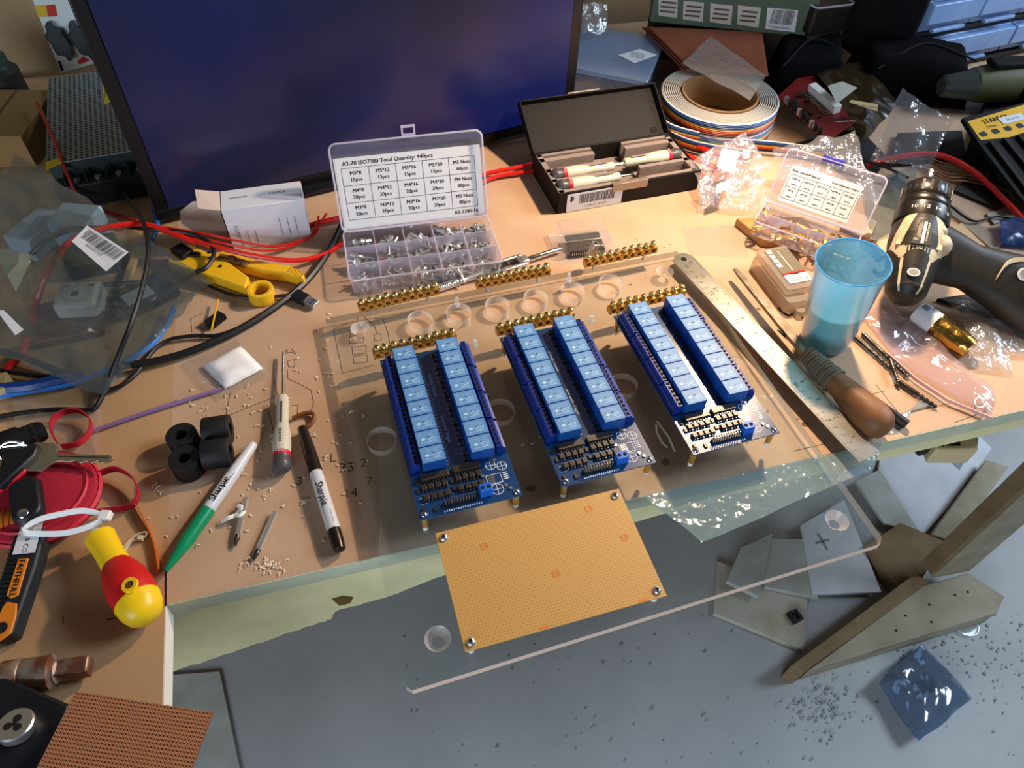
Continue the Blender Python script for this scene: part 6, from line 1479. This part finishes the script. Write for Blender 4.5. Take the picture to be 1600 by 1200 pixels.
Po = lambda x, y, z: Mo.inverted() @ at(x, y, z)
q = [Po(*p, 51.6) for p in ((966, 86), (991, 99), (1026, 86), (1000, 77))]; l_ = MB().prism([(p.x, p.y) for p in q], 51.2, 51.6).build('label', M_paper, t, smooth=0)
c = sum(q, Vector()) / 4; lp_ = MB()
for i in range(5): lp_.box((c.x, c.y - 8 + i * 4, 51.8), (22, .9, .1), rz=-.1)
tag(lp_.build('label_print', mat('grey_ink'), l_, smooth=0), kind='stuff')
crumple('clear_bag', 'crumpled clear bag on top of the organiser box by the monitor edge', 'bag', [at(905, 8, 90), at(950, 0, 90), at(948, 50, 62), at(906, 55, 62)], 12, 10, 7, 6, 81, F_bag, fscale=.05)
# copper board stack
for i in range(3):
    dz = i * 4; o_ = slab('copper_board', ['lowest brown copper-clad board in the stack behind the ribbon roll', 'middle brown copper-clad board in the stack behind the ribbon roll', 'topmost brown copper-clad board in the stack behind the ribbon roll'][i], 'board',
        [at(1003 + i * 5, 44, 52 + dz), at(1190, 50 + i, 52 + dz), at(1200, 120, 52 + dz), at(1068 + i * 5, 112 - i * 2, 52 + dz)], 52 + dz, 54.5 + dz, mat('copper_brown', '#8a4a30', .45, col2='#7a3e26', scale=12), .3, 'copper-clad boards stacked behind the ribbon roll')
slab('board_support', 'dark brown wooden block under the copper-clad boards', 'block', [at(1085, 98, 0), at(1205, 100, 0), at(1200, 76, 0), at(1095, 74, 0)], .4, 51, mat('dark_wood', '#30241a', .8))
crumple('clear_wrapper', 'clear plastic wrapper bridging the boards and the ribbon roll', 'wrapper', [at(1066, 100, 78), at(1110, 56, 82), at(1198, 118, 82), at(1172, 158, 76)], 14, 8, 2.5, 3, 82, F_bag, fscale=.04)
# ribbon cable roll
rc = at(1121, 163, 34); t = thing('ribbon_roll', 'big roll of rainbow ribbon cable on a cardboard core', 'cable roll', (rc.x, rc.y, .5))
RCOL = ['#c8ccd0', '#2c5c9c', '#2a4a88', '#243040', '#d09a28', '#c86418', '#a82818', '#5a2a18', '#181818', '#b8bcc0', '#6a4a80', '#2c5c9c', '#3a7a50', '#d0a830', '#c86418', '#a82818', '#5a2a18', '#181818', '#c0c0c0', '#2c5c9c']
RM = [mat('strand_' + c.strip('#'), c, .45) for c in RCOL]
rr = MB(); uq = list(dict.fromkeys(RM))
for i in range(20):
    z = 50 - i * 2.4; rr.lathe([(84, z), (85.6, z - 1.2), (84, z - 2.4)], 56, mi=uq.index(RM[i]))
rr.f = [f for f in rr.f if len(f) == 4]; rr.mi = rr.mi[:len(rr.f)] 
rr2 = MB()
for i in range(20):
    z = 50 - i * 2.4
    vs0 = len(rr2.f); rr2.lathe([(84, z), (85.6, z - 1.2), (84, z - 2.4)], 56, mi=uq.index(RM[i])); rr2.f = rr2.f[:-2]; rr2.mi = rr2.mi[:-2]
rr2.build('ribbon_winding', uq, t)
tp_ = MB()
for r_ in (58, 61, 64, 67, 70, 73, 76, 79, 82): tp_.lathe([(r_, 44), (r_ + .4, 50.3), (r_ + 1.6, 50.3), (r_ + 2.4, 44)], 48); tp_.f = tp_.f[:-2]; tp_.mi = tp_.mi[:-2]
tp_.build('ribbon_edge', mat('ribbon_edge', '#b4b0a8', .6), t)
MB().lathe([(53, 2), (56, 2), (56, 52), (53, 52)], 48, closed=True).build('cardboard_core', mat('core_card', '#8a6a48', .8), t)
def ribbon_tail(label, pts, n, z_top):
    P = smooth_path([at(x, y, z) for x, y, z in pts], 7); c = P[0].copy(); mb = MB()
    for i in range(n):
        st = len(mb.f); mb.tube([p - c + Vector((0, 0, -i * 1.9)) for p in P], 1.05, 5, mi=uq.index(RM[i]))
    o_ = mb.build('ribbon_cable', uq); o_.location = c * MM; tag(o_, label, 'cable', 'ribbon cable ends leaving the roll')
ribbon_tail('rainbow ribbon end running from the roll, upper one', [(1030, 172, 40), (1045, 192, 36), (1090, 206, 32), (1150, 216, 28), (1215, 222, 24), (1290, 232, 22)], 10, 0)
ribbon_tail('rainbow ribbon end running from the roll, lower one', [(1036, 190, 26), (1050, 206, 25), (1085, 220, 22), (1130, 229, 22), (1180, 236, 22)], 10, 0)
# red circuit board with white connector
q = [(1215, 150), (1262, 108), (1335, 190), (1290, 226)]
P = [at(x, y, z) for (x, y), z in zip(q, (22, 34, 34, 22))]; Mr = frame(P[0], P[1], ((P[1] - P[0]).cross(P[2] - P[1])).normalized() * (1 if (P[1] - P[0]).cross(P[2] - P[1]).z > 0 else -1)); Mri = Mr.inverted()
t = thing('red_circuit_board', 'red circuit board with a white connector behind the ribbon cables', 'circuit board', M=Mr)
pts = [Mri @ p for p in P]; MB().prism([(p.x, p.y) for p in pts], -1.6, 0).build('board', mat('red_mask', '#74181a', .45), t, smooth=0)
cx = sum(p.x for p in pts) / 4; cy = sum(p.y for p in pts) / 4
def onr(x, y): p = Mri @ atp(x, y, P[0], Mr.to_3x3() @ Vector((0, 0, 1))); return p
a, b = onr(1264, 142), onr(1304, 178); Mc_ = frame(Vector((a.x, a.y, 0)), Vector((b.x, b.y, 0))); Lc = (b - a).length
MB().box((Lc / 2, 3, 6), (Lc, 12, 12), Mc_).build('connector', M_white, t, bevel=.6)
pn = MB()
for i in range(14): pn.box((Lc * (i + .5) / 14, -9, 2), (1.2, 11, 1), Mc_)
tag(pn.build('connector_pin', M_tin, t), kind='stuff')
rg = random.Random(9)
for i in range(9):
    f_ = i / 8; p = onr(1228 + 52 * f_, 160 + 50 * f_); MB().cyl((p.x, p.y, 0), (p.x, p.y, 9), 3.6, n=12).build('capacitor', M_black if i % 3 else M_steel, t)
for i in range(10):
    p = onr(rg.uniform(1240, 1285), rg.uniform(140, 190)); MB().box((p.x, p.y, 2), (rg.uniform(3, 9), rg.uniform(3, 7), 4), rz=rg.uniform(0, 1)).build('chip', M_chip, t)
p = onr(1318, 190); sl = MB()
for i in range(5): sl.box((p.x - 4 + i * 3, p.y + 6 - i * 4, .1), (1.6, 9, .1), rz=.4)
tag(sl.build('board_print', M_silk, t), kind='stuff')
crumple('amber_bag', 'dark amber bag with a round-ended white label behind the red board', 'bag', [at(1275, 115, 40), at(1345, 95, 44), at(1405, 160, 30), at(1350, 222, 24)], 14, 12, 5, 7, 91, film('amber_film', tint='#4a3e2c', haze=.3, hazecol='#6a5638', rough=.12), fscale=.03)
ab = bpy.data.objects['amber_bag']
sticker(ab, [at(1293, 134, 58), at(1316, 127, 58), at(1340, 137, 56), at(1308, 162, 56)], mat('dull_paper', '#a8a498', .7), 'label')
q = [at(1327, 160, 56), at(1330, 156, 56), at(1372, 163, 54), at(1371, 174, 54), at(1328, 167, 56)]; sticker(ab, [q[0], q[1], q[2], q[3]], mat('tan_label', '#b8a070', .6), 'label')
Mt_ = frame(at(1328, 164, 57), at(1370, 169, 57), (0, -.3, 1)); tt = MB().text('PS-9029A037', 6.2, Mt_ @ TR(24, 0, .6)); tag(wbuild(tt, 'label_print', M_ink, ab, smooth=0), kind='stuff')
# black cloth bags
M_cloth = mat('black_cloth', '#050506', .95, bump=.3, bscale=300, spec=.1)
def lump(name, label, cat, pxs, zt, m_, seed):
    P = [at(x, y, 0) for x, y in pxs]; c = sum(P, Vector()) / 4; vs = []; fs = []; n = 20
    mb = MB(); t = thing(name, label, cat, (c.x, c.y, .5))
    for j in range(n + 1):
        for i in range(n + 1):
            u_, v_ = i / n, j / n; p = P[0].lerp(P[1], u_).lerp(P[3].lerp(P[2], u_), v_); e_ = min(1, 5.5 * min(u_, 1 - u_, v_, 1 - v_)); h = zt * (1 - (1 - e_) ** 2.6) * (.9 + .16 * noise.noise(Vector((p.x * .012, p.y * .012, seed))))
            vs.append((p.x, p.y, .6 + h))
    mb.add(vs, [(j * (n + 1) + i, (j + 1) * (n + 1) + i, (j + 1) * (n + 1) + i + 1, j * (n + 1) + i + 1) for j in range(n) for i in range(n)])
    wbuild(mb, 'cloth', m_, t, smooth=60)
    wbuild(MB().tube(smooth_path([P[0].lerp(P[1], .15) + Vector((0, 4, zt * .75)), P[0].lerp(P[2], .5) + Vector((0, 0, zt * 1.0 + 2)), P[1].lerp(P[2], .4) + Vector((-8, 0, zt * .8))], 8), 1.6, 6), 'seam', M_blackm, t)
    return t
lump('cloth_bag', 'black cloth bag slumped in the dark behind the ribbon roll', 'bag', [(1190, 152), (1312, 155), (1302, 100), (1200, 92)], 66, M_cloth, 1)
lump('hard_cloth_case', 'black padded case lying behind the tall folded bag', 'case', [(1322, 160), (1508, 172), (1498, 122), (1310, 112)], 74, M_cloth, 2)
# green printed box
GA, GB = at(1015, 34, 62), at(1262, 58, 62); Mg = frame(GA, GB); L = (GB - GA).length; t = thing('green_box', 'green printed box with small tool pictures and a barcode', 'box', M=Mg)
GAP = Mg.to_3x3() @ Vector((0, 1, 0)); Mgi = Mg.inverted()
def og(x, y): p = Mgi @ atp(x, y, GA, GAP); return (p.x, p.z)
MB().box((L / 2, 45, 55), (L, 90, 110)).build('carton', mat('box_green', '#4e5e4a', .6), t, bevel=1)
XZ = Matrix(((1, 0, 0, 0), (0, 0, 1, 0), (0, 1, 0, 0), (0, 0, 0, 1)))
for pts in (((1029, -6), (1059, -3), (1058, 28), (1029, 24)), ((1068, 1), (1100, 4), (1098, 34), (1067, 30)), ((1110, 5), (1145, 9), (1142, 39), (1109, 34)), ((1153, 8), (1189, 12), (1185, 43), (1152, 38))):
    pp = [og(*p) for p in pts]; f_ = MB().prism(pp, -.5, -.1, XZ).build('picture', mat('picture_pale', '#bcb8ac', .6), t, smooth=0)
    cx = sum(p[0] for p in pp) / 4; cz = sum(p[1] for p in pp) / 4
    for k in (-7, 0, 7): MB().box((cx, -.7, cz + k), (24, .2, 3), Matrix.Identity(4)).build('tool_picture', mat('tool_brown', '#5a4436', .6), f_, smooth=0)
pp = [og(*p) for p in ((1199, 12), (1247, 16), (1242, 50), (1196, 45))]; bl = MB().prism(pp, -.5, -.1, XZ).build('barcode_panel', M_paper, t, smooth=0)
cx = sum(p[0] for p in pp) / 4; cz = sum(p[1] for p in pp) / 4; bb = MB(); barcode(bb, TR(cx, -.7, cz + 4, 0, R(90)), abs(pp[1][0] - pp[0][0]) * .74, 22, 3); bb.text('4 006885 684003', 5, TR(cx, -.7, cz - 12, 0, R(90))); tag(bb.build('barcode_print', M_ink, bl, smooth=0), kind='stuff')
slab('dark_support', 'dark wooden box standing under the green printed box', 'box', [GA + Vector((10, 8, 0)), GB + Vector((0, 10, 0)), GB + Vector((0, 80, 0)), GA + Vector((10, 80, 0))], .4, 61, mat('dark_wood'))
A, B = at(1262, 56, 70), at(1322, 48, 70); t = thing('clear_tray', 'dark tray with a clear curved rim beside the green box', 'tray', M=frame(A, B)); L = (B - A).length
MB().prism(rrect(L, 70, 8, 3, L / 2, 36), 0, 40).build('tray', mat('tray_dark', '#1a1612', .4), t, bevel=2); MB().tube([(x, y, 41) for x, y in rrect(L, 70, 8, 3, L / 2, 36)], 1.4, 6, closed=True).build('rim', film('rim'), t)
slab('dark_support', 'dark block underneath the dark tray beside the green box', 'block', [A + Vector((2, 6, 0)), B + Vector((-2, 6, 0)), B + Vector((-10, 60, 0)), A + Vector((-10, 60, 0))], .4, 69, mat('dark_wood'))
# parts cabinet
CA, CB_ = at(1482, 107, 1), at(1600, 82, 1); dirc = (CB_ - CA).normalized(); CA = CA - dirc * 125; CB_ = CB_ + dirc * 160
Mq_ = frame(CA, CB_); L = (CB_ - CA).length; t = thing('drawer_cabinet', 'black parts cabinet with translucent blue drawers', 'cabinet', M=Mq_)
M_cab = mat('cabinet_black', '#14161c', .5); M_drw = mat('drawer_blue', '#88a8d4', .35, col2='#7898c8', scale=20)
rh = 62
fr_ = MB().box((L / 2, 80, 6), (L, 160, 8)).box((L / 2, 158, 135), (L, 4, 270)).box((3, 80, 135), (6, 160, 270)).box((L - 3, 80, 135), (6, 160, 270))
for r_ in range(1, 4): fr_.box((L / 2, 80, 8 + r_ * rh + 2), (L - 8, 160, 6))
fr_.build('frame', M_cab, t)
for r_ in range(4):
    n = 2 if r_ == 0 else 4
    for i in range(n):
        w_ = (L - 14) / n; x0 = 7 + i * w_
        d_ = MB().box((x0 + w_ / 2, 40, 13 + r_ * rh + rh * .40), (w_ - 3, 76, rh * .78)).box((x0 + w_ / 2, -4, 13 + r_ * rh + rh * .50), (w_ - 3, 12, rh * .5)).build('drawer', M_drw, t, bevel=2)
        MB().box((x0 + w_ / 2, -6, 13 + r_ * rh + 4), (w_ * .6, 8, 5)).build('pull', M_drw, d_, bevel=1)
# second drill muzzle, packaged blades
A, B = at(1470, 135, 40), at(1580, 128, 44); t = thing('power_tool', 'olive and dark power tool lying at the right behind the packaged blades', 'power tool', M=frame(A, B)); L = (B - A).length
MB().lathe([(12, 0), (16, 4), (22, L * .4), (24, L * .42)], 28, Q).build('nose', mat('tool_grey', '#3c4440', .5), t); MB().lathe([(24, L * .42), (28, L * .6), (30, L)], 28, Q).build('collar', mat('tool_olive', '#4c4c2c', .6), t)
MB().lathe([(30, L), (32, L + 4), (33, L + 80)], 28, Q).build('body', M_blackm, t); MB().box((L * .9, 0, 32), (80, 26, 10)).build('top_grip', M_blackm, t, bevel=4)
q = [(1506, 200), (1600, 158), (1700, 290), (1640, 330), (1598, 345)]
P = [at(x, y, z) for (x, y), z in zip([(1504, 186), (1620, 148), (1700, 300), (1600, 318)], (52, 52, 20, 20))]
nrm = (P[1] - P[0]).cross(P[2] - P[1]).normalized(); nrm = nrm if nrm.z > 0 else -nrm
Mp = frame(P[0], P[1], nrm); Mpi = Mp.inverted(); t = thing('blade_pack', 'black and yellow hanging pack of blades with a name sticker', 'pack', M=Mp)
def onp(x, y): p = Mpi @ atp(x, y, P[0], nrm); return (p.x, p.y)
MB().prism([onp(1504, 184), onp(1640, 150), onp(1720, 330), onp(1602, 318), onp(1530, 225)], -6, 0).build('backing', M_blackm, t, bevel=.6)
MB().prism([onp(1512, 190), onp(1640, 152), onp(1650, 192), onp(1575, 215), onp(1532, 219)], 0, .4).build('yellow_header', mat('header_yellow', '#e0a810', .5), t, smooth=0)
s0, s1 = onp(1535, 192), onp(1572, 183); an = math.atan2(s1[1] - s0[1], s1[0] - s0[0]); xw = MB()
for dx in (0, .5): xw.text('STANLEY', 12.5, TR(s0[0] + dx, s0[1], .8, an), align='LEFT')
s0 = onp(1540, 200); xw.text('150mm', 7, TR(s0[0], s0[1] + 0, .8, an), align='LEFT')
for i in range(4):
    a = onp(1536 + i * 19, 210 - i * 4.4); xw.prism(rrect(13, 9, 2.5, 2, a[0], a[1]), .45, .7)
tag(xw.build('lettering', M_ink, t, smooth=0), kind='stuff')
a, b = onp(1566, 188), onp(1612, 177); an2 = math.atan2(b[1] - a[1], b[0] - a[0]); stk = MB().box((17, -2, 1.2), (46, 13, .3), TR(a[0], a[1], 0, an2)).build('name_sticker', M_paper, t, smooth=0)
tag(MB().text('GILL & CO', 5.6, TR(a[0], a[1], 0, an2) @ TR(17, -2, 1.5)).build('sticker_print', mat('blue_ink', '#28407c', .6), stk, smooth=0), kind='stuff')
for i in range(3):
    a, b = onp(1545 + i * 22, 224 - i * 5), onp(1612 + i * 26, 312 - i * 5); Mb3 = frame(Vector((a[0], a[1], 1)), Vector((b[0], b[1], 1))); l3 = math.hypot(b[0] - a[0], b[1] - a[1])
    MB().box((l3 / 2, 0, 2), (l3, 7, 4), Mb3).build('blade', mat('blade_dark', '#1c1c1e', .35, .6), t, bevel=.4)
slab('dark_case', 'low dark case under the blade pack at the right', 'case', [at(1500, 262, 0), at(1640, 330, 0), at(1690, 200, 0), at(1540, 150, 0)], .4, 14, M_blackm, 2)
